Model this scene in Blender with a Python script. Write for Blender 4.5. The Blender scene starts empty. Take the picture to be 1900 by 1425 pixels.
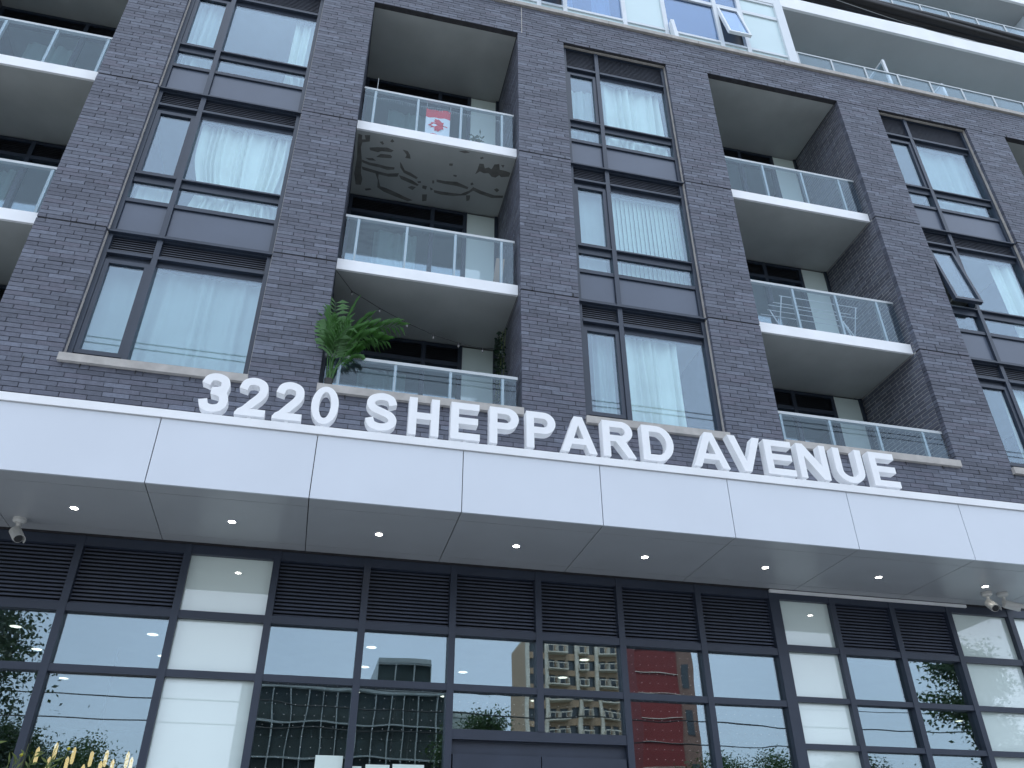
import bpy, math, random
from mathutils import Vector, Matrix
from mathutils.geometry import tessellate_polygon
R = math.radians
rnd = random.Random(7)
S = bpy.context.scene
COL = S.collection

# ------------------------------------------------------------------ camera
cam_d = bpy.data.cameras.new('camera'); cam = bpy.data.objects.new('camera', cam_d); COL.objects.link(cam)
cam_d.sensor_width = 36.0; cam_d.lens = 1516.5 / 1900 * 36.0; cam_d.clip_start = .05; cam_d.clip_end = 3000
YAW, PIT, ROL = R(13.58), R(32.73), R(-0.25)
fw = Vector((math.sin(YAW)*math.cos(PIT), math.cos(YAW)*math.cos(PIT), math.sin(PIT)))
rt = Vector((math.cos(YAW), -math.sin(YAW), 0)); up = rt.cross(fw)
r2 = rt*math.cos(ROL) + up*math.sin(ROL); u2 = -rt*math.sin(ROL) + up*math.cos(ROL)
m = Matrix((r2, u2, -fw)).transposed().to_4x4(); m.translation = Vector((0, -9.0, 1.63))
cam.matrix_world = m
S.camera = cam

# ------------------------------------------------------------------ sky, sun, exposure
SUN_EL, SUN_AZ = R(62), R(-25)          # azimuth from +Y towards +X
w = bpy.data.worlds.new('World'); S.world = w; w.use_nodes = True
nt = w.node_tree; bg = nt.nodes['Background']
sky = nt.nodes.new('ShaderNodeTexSky'); sky.sky_type = 'NISHITA'; sky.sun_disc = False
sky.sun_elevation = SUN_EL; sky.sun_rotation = SUN_AZ
sky.air_density = 1.0; sky.dust_density = 2.0; sky.ozone_density = 1.6; sky.altitude = 100
# high overcast: a soft, even cloud layer over the clear sky, brighter towards the zenith
tcw = nt.nodes.new('ShaderNodeTexCoord'); sepw = nt.nodes.new('ShaderNodeSeparateXYZ'); nt.links.new(tcw.outputs['Generated'], sepw.inputs[0])
mrw = nt.nodes.new('ShaderNodeMapRange'); mrw.inputs[1].default_value = 0; mrw.inputs[2].default_value = 1; mrw.inputs[3].default_value = .62; mrw.inputs[4].default_value = 1.12
nt.links.new(sepw.outputs[2], mrw.inputs[0])
now = nt.nodes.new('ShaderNodeTexNoise'); now.inputs['Scale'].default_value = 2.2; now.inputs['Detail'].default_value = 5; nt.links.new(tcw.outputs['Generated'], now.inputs['Vector'])
mr2 = nt.nodes.new('ShaderNodeMapRange'); mr2.inputs[1].default_value = .3; mr2.inputs[2].default_value = .7; mr2.inputs[3].default_value = .84; mr2.inputs[4].default_value = 1.14
nt.links.new(now.outputs[0], mr2.inputs[0])
muw = nt.nodes.new('ShaderNodeMath'); muw.operation = 'MULTIPLY'; nt.links.new(mrw.outputs[0], muw.inputs[0]); nt.links.new(mr2.outputs[0], muw.inputs[1])
clw = nt.nodes.new('ShaderNodeVectorMath'); clw.operation = 'SCALE'; clw.inputs[0].default_value = (6.0, 6.7, 7.8); nt.links.new(muw.outputs[0], clw.inputs['Scale'])
mxw = nt.nodes.new('ShaderNodeMixRGB'); mxw.inputs[0].default_value = .75
nt.links.new(sky.outputs[0], mxw.inputs[1]); nt.links.new(clw.outputs[0], mxw.inputs[2])
nt.links.new(mxw.outputs[0], bg.inputs[0]); bg.inputs[1].default_value = 0.15
sun_d = bpy.data.lights.new('sun', 'SUN'); sun = bpy.data.objects.new('sun', sun_d); COL.objects.link(sun)
sun_d.energy = 1.2; sun_d.angle = R(25); sun_d.color = (1, .95, .88)
sd = Vector((math.sin(SUN_AZ)*math.cos(SUN_EL), math.cos(SUN_AZ)*math.cos(SUN_EL), math.sin(SUN_EL)))
sun.rotation_euler = sd.to_track_quat('Z', 'Y').to_euler()
S.view_settings.view_transform = 'Standard'; S.view_settings.look = 'None'
S.view_settings.exposure = 1.15; S.view_settings.gamma = 1.0; S.view_settings.use_curve_mapping = False
S.cycles.use_denoising = True
S.cycles.max_bounces = 8; S.cycles.transparent_max_bounces = 16; S.cycles.glossy_bounces = 4
S.cycles.sample_clamp_indirect = 6.0

# ------------------------------------------------------------------ materials
M = {}
def node_mat(name):
    mt = bpy.data.materials.new(name); mt.use_nodes = True
    t = mt.node_tree; b = t.nodes['Principled BSDF']
    M[name] = mt
    return mt, t, b
def N(t, kind, **kw):
    n = t.nodes.new(kind)
    for k, v in kw.items(): setattr(n, k, v)
    return n
def plain(name, col, rough=.5, metal=0., var=.12, scale=3., bump=0., bscale=60., spec=.5):
    """base colour broken up by two noises (wear, dirt) with optional fine relief"""
    mt, t, b = node_mat(name)
    tc = N(t, 'ShaderNodeTexCoord'); no = N(t, 'ShaderNodeTexNoise'); no.inputs['Scale'].default_value = scale; no.inputs['Detail'].default_value = 6
    t.links.new(tc.outputs['Object'], no.inputs['Vector'])
    mr = N(t, 'ShaderNodeMapRange'); mr.inputs[1].default_value = .3; mr.inputs[2].default_value = .7
    mr.inputs[3].default_value = 1-var; mr.inputs[4].default_value = 1+var
    t.links.new(no.outputs[0], mr.inputs[0])
    mx = N(t, 'ShaderNodeVectorMath', operation='SCALE'); mx.inputs[0].default_value = col
    t.links.new(mr.outputs[0], mx.inputs['Scale']); t.links.new(mx.outputs[0], b.inputs['Base Color'])
    b.inputs['Roughness'].default_value = rough; b.inputs['Metallic'].default_value = metal
    b.inputs['Specular IOR Level'].default_value = spec
    if bump:
        n2 = N(t, 'ShaderNodeTexNoise'); n2.inputs['Scale'].default_value = bscale; n2.inputs['Detail'].default_value = 5
        t.links.new(tc.outputs['Object'], n2.inputs['Vector'])
        bp = N(t, 'ShaderNodeBump'); bp.inputs['Strength'].default_value = bump; bp.inputs['Distance'].default_value = .01
        t.links.new(n2.outputs[0], bp.inputs['Height']); t.links.new(bp.outputs[0], b.inputs['Normal'])
    return mt
def brick_mat(name, per_object):
    mt, t, b = node_mat(name)
    if per_object:
        oi = N(t, 'ShaderNodeObjectInfo'); src = oi.outputs['Random']
    else:
        g = N(t, 'ShaderNodeNewGeometry'); src = g.outputs['Random Per Island']
    cr = N(t, 'ShaderNodeValToRGB'); cr.color_ramp.interpolation = 'LINEAR'
    e = cr.color_ramp.elements
    e[0].position = 0; e[0].color = (0.069, 0.075, 0.100, 1); e[1].position = 1; e[1].color = (0.138, 0.151, 0.195, 1)
    for pos, c in ((.18, (0.083, 0.090, 0.118, 1)), (.5, (0.097, 0.106, 0.139, 1)), (.62, (0.101, 0.102, 0.134, 1)), (.85, (0.114, 0.127, 0.162, 1))):
        x = e.new(pos); x.color = c
    t.links.new(src, cr.inputs[0])
    ge = N(t, 'ShaderNodeNewGeometry'); no = N(t, 'ShaderNodeTexNoise'); no.inputs['Scale'].default_value = 14; no.inputs['Detail'].default_value = 8; no.inputs['Roughness'].default_value = .65
    t.links.new(ge.outputs['Position'], no.inputs['Vector'])
    mr = N(t, 'ShaderNodeMapRange'); mr.inputs[1].default_value = .3; mr.inputs[2].default_value = .7; mr.inputs[3].default_value = .80; mr.inputs[4].default_value = 1.20
    t.links.new(no.outputs[0], mr.inputs[0])
    mx = N(t, 'ShaderNodeVectorMath', operation='SCALE'); t.links.new(cr.outputs[0], mx.inputs[0]); t.links.new(mr.outputs[0], mx.inputs['Scale'])
    # pale lime bloom in a few blotches
    n3 = N(t, 'ShaderNodeTexNoise'); n3.inputs['Scale'].default_value = 5.5; n3.inputs['Detail'].default_value = 9; n3.inputs['Roughness'].default_value = .72
    t.links.new(ge.outputs['Position'], n3.inputs['Vector'])
    m3 = N(t, 'ShaderNodeMapRange'); m3.inputs[1].default_value = .66; m3.inputs[2].default_value = .78; m3.inputs[3].default_value = 0; m3.inputs[4].default_value = .5
    t.links.new(n3.outputs[0], m3.inputs[0])
    mc = N(t, 'ShaderNodeMixRGB'); mc.inputs[2].default_value = (.2, .19, .2, 1)
    t.links.new(m3.outputs[0], mc.inputs[0]); t.links.new(mx.outputs[0], mc.inputs[1]); t.links.new(mc.outputs[0], b.inputs['Base Color'])
    b.inputs['Roughness'].default_value = .62; b.inputs['Specular IOR Level'].default_value = .55
    n2 = N(t, 'ShaderNodeTexNoise'); n2.inputs['Scale'].default_value = 70; n2.inputs['Detail'].default_value = 5
    t.links.new(ge.outputs['Position'], n2.inputs['Vector'])
    bp = N(t, 'ShaderNodeBump'); bp.inputs['Strength'].default_value = .5; bp.inputs['Distance'].default_value = .008
    t.links.new(n2.outputs[0], bp.inputs['Height']); t.links.new(bp.outputs[0], b.inputs['Normal'])
    return mt
def glass_mat(name, base=.22, tint=(.80, .90, .93), refl=(.93, .96, 1.), wave=0., wscale=1.2, dots=False, rough=0.0):
    """coated glazing: part mirror, part clear; wave = roller-wave distortion of the pane"""
    mt = bpy.data.materials.new(name); mt.use_nodes = True; M[name] = mt
    t = mt.node_tree
    for n in list(t.nodes): t.nodes.remove(n)
    out = N(t, 'ShaderNodeOutputMaterial'); mix = N(t, 'ShaderNodeMixShader')
    tr = N(t, 'ShaderNodeBsdfTransparent'); gl = N(t, 'ShaderNodeBsdfGlossy')
    tr.inputs[0].default_value = (*tint, 1); gl.inputs[0].default_value = (*refl, 1); gl.inputs['Roughness'].default_value = rough
    # thin-sheet Schlick term, the same from both sides
    g = N(t, 'ShaderNodeNewGeometry'); dt = N(t, 'ShaderNodeVectorMath', operation='DOT_PRODUCT'); t.links.new(g.outputs['Incoming'], dt.inputs[0]); t.links.new(g.outputs['Normal'], dt.inputs[1])
    ab = N(t, 'ShaderNodeMath', operation='ABSOLUTE'); t.links.new(dt.outputs['Value'], ab.inputs[0])
    om = N(t, 'ShaderNodeMath', operation='SUBTRACT'); om.inputs[0].default_value = 1; t.links.new(ab.outputs[0], om.inputs[1])
    pw = N(t, 'ShaderNodeMath', operation='POWER'); pw.inputs[1].default_value = 5; t.links.new(om.outputs[0], pw.inputs[0])
    ma = N(t, 'ShaderNodeMath', operation='MULTIPLY_ADD'); ma.inputs[1].default_value = 1-base; ma.inputs[2].default_value = base
    t.links.new(pw.outputs[0], ma.inputs[0]); t.links.new(ma.outputs[0], mix.inputs[0])
    t.links.new(tr.outputs[0], mix.inputs[1]); t.links.new(gl.outputs[0], mix.inputs[2])
    if wave:
        no = N(t, 'ShaderNodeTexNoise'); no.inputs['Scale'].default_value = wscale; no.inputs['Detail'].default_value = 1.0
        t.links.new(g.outputs['Position'], no.inputs['Vector'])
        bp = N(t, 'ShaderNodeBump'); bp.inputs['Strength'].default_value = 1.0; bp.inputs['Distance'].default_value = wave
        t.links.new(no.outputs[0], bp.inputs['Height']); t.links.new(bp.outputs[0], gl.inputs['Normal'])
    last = mix.outputs[0]
    if dots:   # bird-safe dot frit, a printed grid
        sep = N(t, 'ShaderNodeSeparateXYZ'); t.links.new(g.outputs['Position'], sep.inputs[0])
        ds = []
        for ax in (0, 2):
            a = N(t, 'ShaderNodeMath', operation='WRAP'); a.inputs[1].default_value = .05; a.inputs[2].default_value = -.05
            t.links.new(sep.outputs[ax], a.inputs[0])
            sq = N(t, 'ShaderNodeMath', operation='MULTIPLY'); t.links.new(a.outputs[0], sq.inputs[0]); t.links.new(a.outputs[0], sq.inputs[1]); ds.append(sq)
        ad = N(t, 'ShaderNodeMath', operation='ADD'); t.links.new(ds[0].outputs[0], ad.inputs[0]); t.links.new(ds[1].outputs[0], ad.inputs[1])
        lt = N(t, 'ShaderNodeMath', operation='LESS_THAN'); lt.inputs[1].default_value = .0026**2; t.links.new(ad.outputs[0], lt.inputs[0])
        df = N(t, 'ShaderNodeBsdfDiffuse'); df.inputs[0].default_value = (.7, .72, .72, 1)
        m2 = N(t, 'ShaderNodeMixShader'); t.links.new(lt.outputs[0], m2.inputs[0]); t.links.new(last, m2.inputs[1]); t.links.new(df.outputs[0], m2.inputs[2]); last = m2.outputs[0]
    t.links.new(last, out.inputs[0])
    return mt
def emit_mat(name, col, strength):
    mt, t, b = node_mat(name)
    b.inputs['Base Color'].default_value = (*col, 1); b.inputs['Emission Color'].default_value = (*col, 1); b.inputs['Emission Strength'].default_value = strength
    return mt
def cloth_mat(name, col, trans=.18, var=.08):
    mt = plain(name, col, .9, var=var, scale=2., spec=.1)
    t = mt.node_tree; b = t.nodes['Principled BSDF']; out = t.nodes['Material Output']
    tl = N(t, 'ShaderNodeBsdfTranslucent'); tl.inputs[0].default_value = (*col, 1)
    mx = N(t, 'ShaderNodeMixShader'); mx.inputs[0].default_value = trans
    t.links.new(b.outputs[0], mx.inputs[1]); t.links.new(tl.outputs[0], mx.inputs[2]); t.links.new(mx.outputs[0], out.inputs[0])
    return mt

brick_mat('brick', False); brick_mat('brick_single', True)
plain('mortar', (.045, .045, .05), .95, var=.25, scale=9, bump=.4)
plain('mortar_light', (.36, .36, .35), .95, var=.25, scale=9, bump=.4)
plain('frame_dark', (.027, .038, .060), .42, var=.12, scale=2.5)
plain('frame_lobby', (.033, .044, .070), .45, var=.12, scale=2.)
plain('louver', (.062, .070, .090), .5, var=.15, scale=4)
plain('louver_lobby', (.072, .086, .125), .5, var=.15, scale=4)
plain('louver_dark', (.010, .013, .019), .6)
plain('spandrel', (.085, .105, .145), .28, var=.08, scale=1.2)
plain('stone', (.43, .405, .375), .85, var=.14, scale=7, bump=.3, bscale=90)
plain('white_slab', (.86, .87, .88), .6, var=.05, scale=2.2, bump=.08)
plain('white_panel', (.66, .70, .755), .32, var=.025, scale=1.2)
plain('white_letter', (.88, .885, .89), .42, var=.03, scale=5)
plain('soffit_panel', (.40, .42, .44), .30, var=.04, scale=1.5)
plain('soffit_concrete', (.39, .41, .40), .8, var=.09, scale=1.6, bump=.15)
plain('soffit_light', (.44, .455, .46), .75, var=.05, scale=1.0)
plain('paint_peel', (.15, .15, .14), .9, var=.2, scale=8)
plain('aluminium', (.42, .445, .45), .42, metal=.4, var=.06)
plain('white_frame', (.66, .70, .73), .4, var=.04)
plain('pale_panel', (.58, .72, .74), .12, var=.03, scale=1.)
plain('pale_lobby_panel', (.78, .90, .87), .10, var=.03, scale=1.)
M['pale_lobby_panel'].node_tree.nodes['Principled BSDF'].inputs['IOR'].default_value = 2.1; M['pale_lobby_panel'].node_tree.nodes['Principled BSDF'].inputs['Roughness'].default_value = .015
plain('room', (.40, .40, .40), .9, var=.06)
plain('lobby_wall', (.10, .10, .105), .8, var=.2, scale=.8)
plain('lobby_ceiling', (.30, .30, .30), .8, var=.1)
plain('black_rubber', (.012, .012, .014), .45, var=.2)
plain('cable_sheath', (.004, .005, .007), .5, var=.3, scale=8)
plain('plastic_white', (.62, .62, .60), .45, var=.06)
plain('lens_black', (.01, .01, .012), .15)
plain('notice_paper', (.78, .90, .85), .8, var=.03)
plain('red_cloth', (.72, .03, .05), .85, var=.1); plain('white_cloth', (.90, .89, .91), .85, var=.06)
cloth_mat('curtain', (.84, .87, .79)); cloth_mat('curtain_sheer', (.69, .78, .74), .5); cloth_mat('blind', (.74, .82, .76), .3)
plain('asphalt', (.05, .05, .052), .9, var=.2, scale=.8, bump=.4, bscale=30)
plain('concrete_walk', (.34, .335, .32), .9, var=.12, scale=.6, bump=.2, bscale=20)
plain('kerb_stone', (.36, .355, .34), .9, var=.1)
plain('lot', (.12, .13, .10), .95, var=.3, scale=.2)
plain('road_paint', (.75, .75, .72), .7)
plain('tan_wall', (.42, .30, .20), .85, var=.08, scale=.3); plain('tower_white', (.62, .58, .50), .8); plain('tower_glass', (.05, .06, .07), .1)
plain('red_wall', (.22, .035, .035), .8, var=.12, scale=.3); plain('brown_wall', (.25, .15, .12), .8)
plain('pale_wall', (.45, .50, .48), .7)
plain('office_glass', (.045, .055, .053), .04, var=.5, scale=.25); plain('office_frame', (.30, .33, .33), .4)
plain('bark', (.09, .07, .05), .95, var=.3, scale=12, bump=.5)
def leaf_mat(name, col):
    mt = plain(name, col, .5, var=.35, scale=2.5)
    t = mt.node_tree; b = t.nodes['Principled BSDF']; out = t.nodes['Material Output']
    tl = N(t, 'ShaderNodeBsdfTranslucent'); tl.inputs[0].default_value = (col[0]*1.3, col[1]*1.4, col[2]*.6, 1)
    mx = N(t, 'ShaderNodeMixShader'); mx.inputs[0].default_value = .3
    t.links.new(b.outputs[0], mx.inputs[1]); t.links.new(tl.outputs[0], mx.inputs[2]); t.links.new(mx.outputs[0], out.inputs[0])
leaf_mat('leaf', (.045, .085, .03)); leaf_mat('leaf_dark', (.03, .055, .025)); leaf_mat('palm_leaf', (.058, .165, .036)); leaf_mat('vine_leaf', (.02, .045, .03)); leaf_mat('stem_green', (.16, .20, .06))
plain('bud_yellow', (.55, .50, .04), .6)
plain('pot_dark', (.03, .028, .028), .6)
glass_mat('glass', .125, (.90, .975, .985), (.74, .87, 1.), wave=.0008, wscale=.9)
glass_mat('glass_lobby', .22, (.66, .76, .78), (.80, .93, 1.), wave=.0012, wscale=1.1)
glass_mat('glass_lobby_dots', .22, (.66, .76, .78), (.80, .93, 1.), wave=.0022, wscale=1.3, dots=True)
glass_mat('glass_rail', .042, (.86, .92, .95), (.80, .92, 1.))
glass_mat('glass_upper', .19, (.58, .70, .84), (.64, .79, 1.))
emit_mat('lamp_cool', (1., .95, .86), 14.); emit_mat('lamp_warm', (1., .62, .28), 1.0); emit_mat('lamp_ceiling', (1., .88, .72), 1.9)
plain('bulb_glass', (.3, .3, .3), .1)

# ------------------------------------------------------------------ mesh helpers
WO = {}
class MB:
    def __init__(s): s.v = []; s.f = []; s.mi = []
    def add(s, vs, fs, mi=0):
        o = len(s.v); s.v += [tuple(v) for v in vs]; s.f += [tuple(i+o for i in f) for f in fs]; s.mi += [mi]*len(fs); return s
    def box(s, x0, x1, y0, y1, z0, z1, mi=0):
        return s.add([(x0,y0,z0),(x1,y0,z0),(x1,y1,z0),(x0,y1,z0),(x0,y0,z1),(x1,y0,z1),(x1,y1,z1),(x0,y1,z1)],
                     [(0,3,2,1),(4,5,6,7),(0,1,5,4),(1,2,6,5),(2,3,7,6),(3,0,4,7)], mi)
    def hexa(s, p, mi=0):   # 8 points, bottom ring then top ring
        return s.add(p, [(0,3,2,1),(4,5,6,7),(0,1,5,4),(1,2,6,5),(2,3,7,6),(3,0,4,7)], mi)
    def tube(s, pts, r, n=6, cap=True, mi=0):
        pts = [Vector(p) for p in pts]; rs = r if isinstance(r, (list, tuple)) else [r]*len(pts)
        base = len(s.v)
        for i, p in enumerate(pts):
            d = (pts[min(i+1, len(pts)-1)] - pts[max(i-1, 0)]).normalized()
            a = d.cross(Vector((0,0,1)) if abs(d.z) < .9 else Vector((1,0,0))).normalized(); b = d.cross(a)
            for k in range(n):
                q = p + (a*math.cos(2*math.pi*k/n) + b*math.sin(2*math.pi*k/n))*rs[i]; s.v.append(tuple(q))
        for i in range(len(pts)-1):
            for k in range(n):
                s.f.append((base+i*n+k, base+i*n+(k+1)%n, base+(i+1)*n+(k+1)%n, base+(i+1)*n+k)); s.mi.append(mi)
        if cap:
            s.f.append(tuple(base+k for k in range(n))[::-1]); s.f.append(tuple(base+(len(pts)-1)*n+k for k in range(n))); s.mi += [mi, mi]
        return s
    def poly_prism(s, loops, place, depth, mi=0):
        """loops: outer + holes in 2D; place(u,v,d) -> 3D"""
        tri = tessellate_polygon([[Vector((a, b, 0)) for a, b in L] for L in loops])
        flat = [p for L in loops for p in L]; n = len(flat)
        # tessellate_polygon winding is not reliable: orient every triangle counter-clockwise
        t2 = []
        for a, b, c in tri:
            ar = (flat[b][0]-flat[a][0])*(flat[c][1]-flat[a][1])-(flat[c][0]-flat[a][0])*(flat[b][1]-flat[a][1])
            t2.append((a, b, c) if ar > 0 else (a, c, b))
        vs = [place(a, b, 0) for a, b in flat] + [place(a, b, depth) for a, b in flat]
        fs = list(t2) + [(c+n, b+n, a+n) for a, b, c in t2]
        o = 0
        for li, L in enumerate(loops):
            area = sum(L[i][0]*L[(i+1)%len(L)][1]-L[(i+1)%len(L)][0]*L[i][1] for i in range(len(L)))
            for i in range(len(L)):
                a, b = o+i, o+(i+1) % len(L)
                q = (b, a, a+n, b+n)
                if (area < 0) == (li == 0): q = q[::-1]
                fs.append(q)
            o += len(L)
        return s.add(vs, fs, mi)
    def mesh(s, name, mats, org=(0,0,0), smooth=False):
        me = bpy.data.meshes.new(name)
        me.from_pydata([(v[0]-org[0], v[1]-org[1], v[2]-org[2]) for v in s.v], [], s.f)
        if not isinstance(mats, (list, tuple)): mats = [mats]
        for k in mats: me.materials.append(M[k])
        if len(mats) > 1: me.polygons.foreach_set('material_index', s.mi)
        if smooth: me.polygons.foreach_set('use_smooth', [True]*len(me.polygons))
        me.update(); return me
    def build(s, name, mats, parent=None, org=None, smooth=False):
        if org is None: org = WO[parent.name] if parent else (0,0,0)
        return link(name, s.mesh(name, mats, org, smooth), parent, org)
def link(name, me, parent=None, org=(0,0,0)):
    o = bpy.data.objects.new(name, me); COL.objects.link(o)
    WO[o.name] = Vector(org)
    if parent: o.parent = parent; o.location = Vector(org) - WO[parent.name]
    else: o.location = Vector(org)
    return o
def tag(o, label, cat, group=None):
    o['label'] = label; o['category'] = cat
    if group: o['group'] = group
    return o
def thing(name, label, cat, loc=(0,0,0), group=None):
    return tag(link(name, None, None, loc), label, cat, group)
def struct(o): o['kind'] = 'structure'; return o
def stuff(o): o['kind'] = 'stuff'; return o

# ================================================================== ground
g = MB(); g.box(-400, 400, -500, 300, -1.0, -.16); struct(g.build('ground', 'lot'))
g = MB(); g.box(-120, 160, -25, -12.15, -.15, -.13); struct(g.build('road', 'asphalt'))
g = MB()
for k in range(-20, 30): g.box(k*5, k*5+2.5, -18.6, -18.45, -.126, -.122)
struct(g.build('road_marking', 'road_paint'))
g = MB(); g.box(-120, 160, -12.0, 14, -.155, 0); struct(g.build('sidewalk', 'concrete_walk'))
g = MB(); g.box(-120, 160, -12.15, -12.003, -.154, .003); struct(g.build('kerb', 'kerb_stone'))
g = MB(); g.box(-120, 160, -29, -25.15, -.155, 0); struct(g.build('far_sidewalk', 'concrete_walk'))
g = MB(); g.box(-120, 160, -25.147, -25.0, -.154, .003); struct(g.build('far_kerb', 'kerb_stone'))

# ================================================================== the apartment building
XL, XR = -7.75, 16.7                 # brick frontage
J1, J2 = 12.2, 9.25                  # slab levels (movement joints)
TOP, CAPB, CAPT = 15.41, 16.24, 16.34
SILLB, SILLT = 7.09, 7.20
BALC = [(-6.89, -4.19), (-.342, 2.313), (6.138, 8.976), (12.958, 15.75)]
WINS = [(-3.338, -1.199), (3.201, 5.268), (9.919, 12.01)]
bld = thing('apartment_building', 'dark brick apartment building with recessed balconies above a white entrance canopy', 'building')

# ---- brick wall: core + individual bricks
core = MB()
ins = .012
def piers():
    xs = sorted(BALC + WINS); out = []; x = XL
    for a, b in xs: out.append((x, a)); x = b
    out.append((x, XR)); return out
PIERS = piers()
for a, b in PIERS: core.box(a+ins, b-ins, ins, 1.9, SILLB, TOP)
core.box(XL+ins, XR-ins, ins, .30, 4.99, SILLB-.004)
core.box(XL+ins, XR-ins, ins, .30, TOP+.004, CAPB)
wall = core.build('brick_wall', 'mortar', bld)
OPEN = BALC + WINS
PITCH_L, BL, CH = .300, .2925, .0592
bands = [(5.0, J2), (J2, J1), (J1, TOP), (TOP, CAPB)]
full = []; joined = MB()
def put_brick(mb, x0, x1, y0, y1, z0, z1):
    j = rnd.uniform(-.0025, .0025); e = .0015
    mb.hexa([(x0+rnd.uniform(0,e),y0+j,z0+rnd.uniform(-e,e)),(x1-rnd.uniform(0,e),y0+j,z0+rnd.uniform(-e,e)),(x1,y1,z0),(x0,y1,z0),
             (x0+rnd.uniform(0,e),y0+j,z1+rnd.uniform(-e,e)),(x1-rnd.uniform(0,e),y0+j,z1+rnd.uniform(-e,e)),(x1,y1,z1),(x0,y1,z1)])
cands = []
for bi, (za, zb) in enumerate(bands):
    gap = .020 if bi < 3 else .0
    n = round((zb-za)/.0670); pit = (zb-za-gap)/n
    ph = 0.
    for c in range(n):
        z0 = za + gap*.5 + c*pit + (pit-CH)/2; z1 = z0+CH; zc = (z0+z1)/2
        ph = (ph + rnd.choice((.33, .40, .5, .62))*PITCH_L) % PITCH_L
        cuts = [(XL, XR)]
        if SILLB < zc < TOP:
            cuts = PIERS
        for a, b in cuts:
            k = math.floor((a-ph)/PITCH_L); edges = []
            x = k*PITCH_L+ph
            while x < b:
                edges.append((max(x, a), min(x+BL, b))); x += PITCH_L
            edges = [e_ for e_ in edges if e_[1] > e_[0]]
            if len(edges) > 1 and edges[0][1]-edges[0][0] < .07: edges[1] = (edges[0][0], edges[1][1]); edges.pop(0)
            if len(edges) > 1 and edges[-1][1]-edges[-1][0] < .07: edges[-2] = (edges[-2][0], edges[-1][1]); edges.pop()
            for i, (p, q) in enumerate(edges):
                if q > b-.02: q = b
                if p < a+.02: p = a
                lab = (abs(q-p-BL) < .0005)
                # distance from the viewer's corner of the facade ranks which bricks show largest
                vis = lab and zc > 6.68 and -4.6 < p < 9
                rec = (p, q, z0, z1)
                if vis: cands.append(((p+.15)**2*.8 + 81 + (zc-1.63)**2*1.1, rec))
                else: put_brick(joined, p, q, 0, .10, z0, z1)
cands.sort(key=lambda t: t[0])
one = MB(); one.box(-BL/2, BL/2, 0, .10, -CH/2, CH/2)
one_me = one.mesh('brick', 'brick_single')
for i, (d, (p, q, z0, z1)) in enumerate(cands):
    if i < 300: link('brick', one_me, wall, ((p+q)/2, rnd.uniform(-.003, .003), (z0+z1)/2+rnd.uniform(-.001, .001)))
    else: put_brick(joined, p, q, 0, .10, z0, z1)
# brick returns inside the balconies
for a, b in BALC:
    for X, sgn in ((a, -1), (b, 1)):
        for bi, (za, zb) in enumerate(bands[:3]):
            gap = .020; n = round((zb-za)/.0670); pit = (zb-za-gap)/n
            for c in range(n):
                z0 = za+gap*.5+c*pit+(pit-CH)/2+.0035; z1 = z0+CH-.007
                if z0 < 6.6: continue
                y = .106 + (0 if c % 2 else .147)
                if c % 2 == 0: joined.box(min(X, X+sgn*.1), max(X, X+sgn*.1), .106, .106+.138, z0, z1)
                while y < 1.9:
                    y1 = min(y+BL-.006, 1.9); t = X + sgn*rnd.uniform(-.001, .003)
                    if y1-y > .03: joined.box(min(t, X+sgn*.1), max(t, X+sgn*.1), y, y1, z0, z1)
                    y += PITCH_L
stuff(joined.build('brick_courses', 'brick', wall))
for a, b in BALC:
    for X, sgn in ((a, -1), (b, 1)):
        pj = MB(); t0, t1 = X+sgn*.0045, X+sgn*.014; pj.box(min(t0, t1), max(t0, t1), .104, 1.9, SILLB+.1, TOP-.003); pj.build('pointing', 'mortar_light', wall)
# weep vents at the joints, caulk line
wv = MB()
for z in (J1, J2, TOP, SILLB-.06):
    for x in [XL+.31+.62*i for i in range(39)]:
        if z in (J1, J2) and any(a-.05 < x < b+.05 for a, b in OPEN): continue
        wv.box(x, x+.012, -.006, .02, z+.012, z+.075)
stuff(wv.build('weep_vents', 'black_rubber', wall))
cl = MB(); cl.box(2.385, 2.397, -.004, .02, TOP+.01, CAPB-.01); cl.build('caulk_joint', 'stone', wall)
cp = MB()
xs = [XL-.05] + [XL+.5+1.9*i for i in range(13)] + [XR+.05]
for a, b in zip(xs[:-1], xs[1:]):
    c = MB(); c.box(a+.004, b-.004, -.05, .22, CAPB+.006, CAPT); c.build('coping_stone', 'stone', wall)

# ---- windows
slat_cache = {}
def slat(name, x0, x1, y, z, mat, parent, h=.030, d=.032):
    key = (round(x1-x0, 3), h, d, mat)
    if key not in slat_cache:
        L = x1-x0; mb = MB()   # blade sloping down and out
        mb.hexa([(-L/2,-d,-h*.40),(L/2,-d,-h*.40),(L/2,0,h*.30),(-L/2,0,h*.30),(-L/2,-d*.85,h*.14),(L/2,-d*.85,h*.14),(L/2,0,h*.45),(-L/2,0,h*.45)])
        slat_cache[key] = mb.mesh('louver_slat', mat)
    return link('louver_slat', slat_cache[key], parent, ((x0+x1)/2, y, z))
def louver(parent, x0, x1, z0, z1, y, pitch, mat='louver'):
    n = int((z1-z0)/pitch)
    for i in range(n): slat('louver_slat', x0, x1, y, z0+(i+.6)*(z1-z0)/n, mat, parent, h=pitch*1.0, d=pitch*.9)
FY = .10                              # frame face
def pane(parent, x0, x1, z0, z1, y, mat='glass', name='pane'):
    p = MB(); p.box(x0-.008, x1+.008, y, y+.012, z0-.008, z1+.008); return p.build(name, mat, parent)
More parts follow.
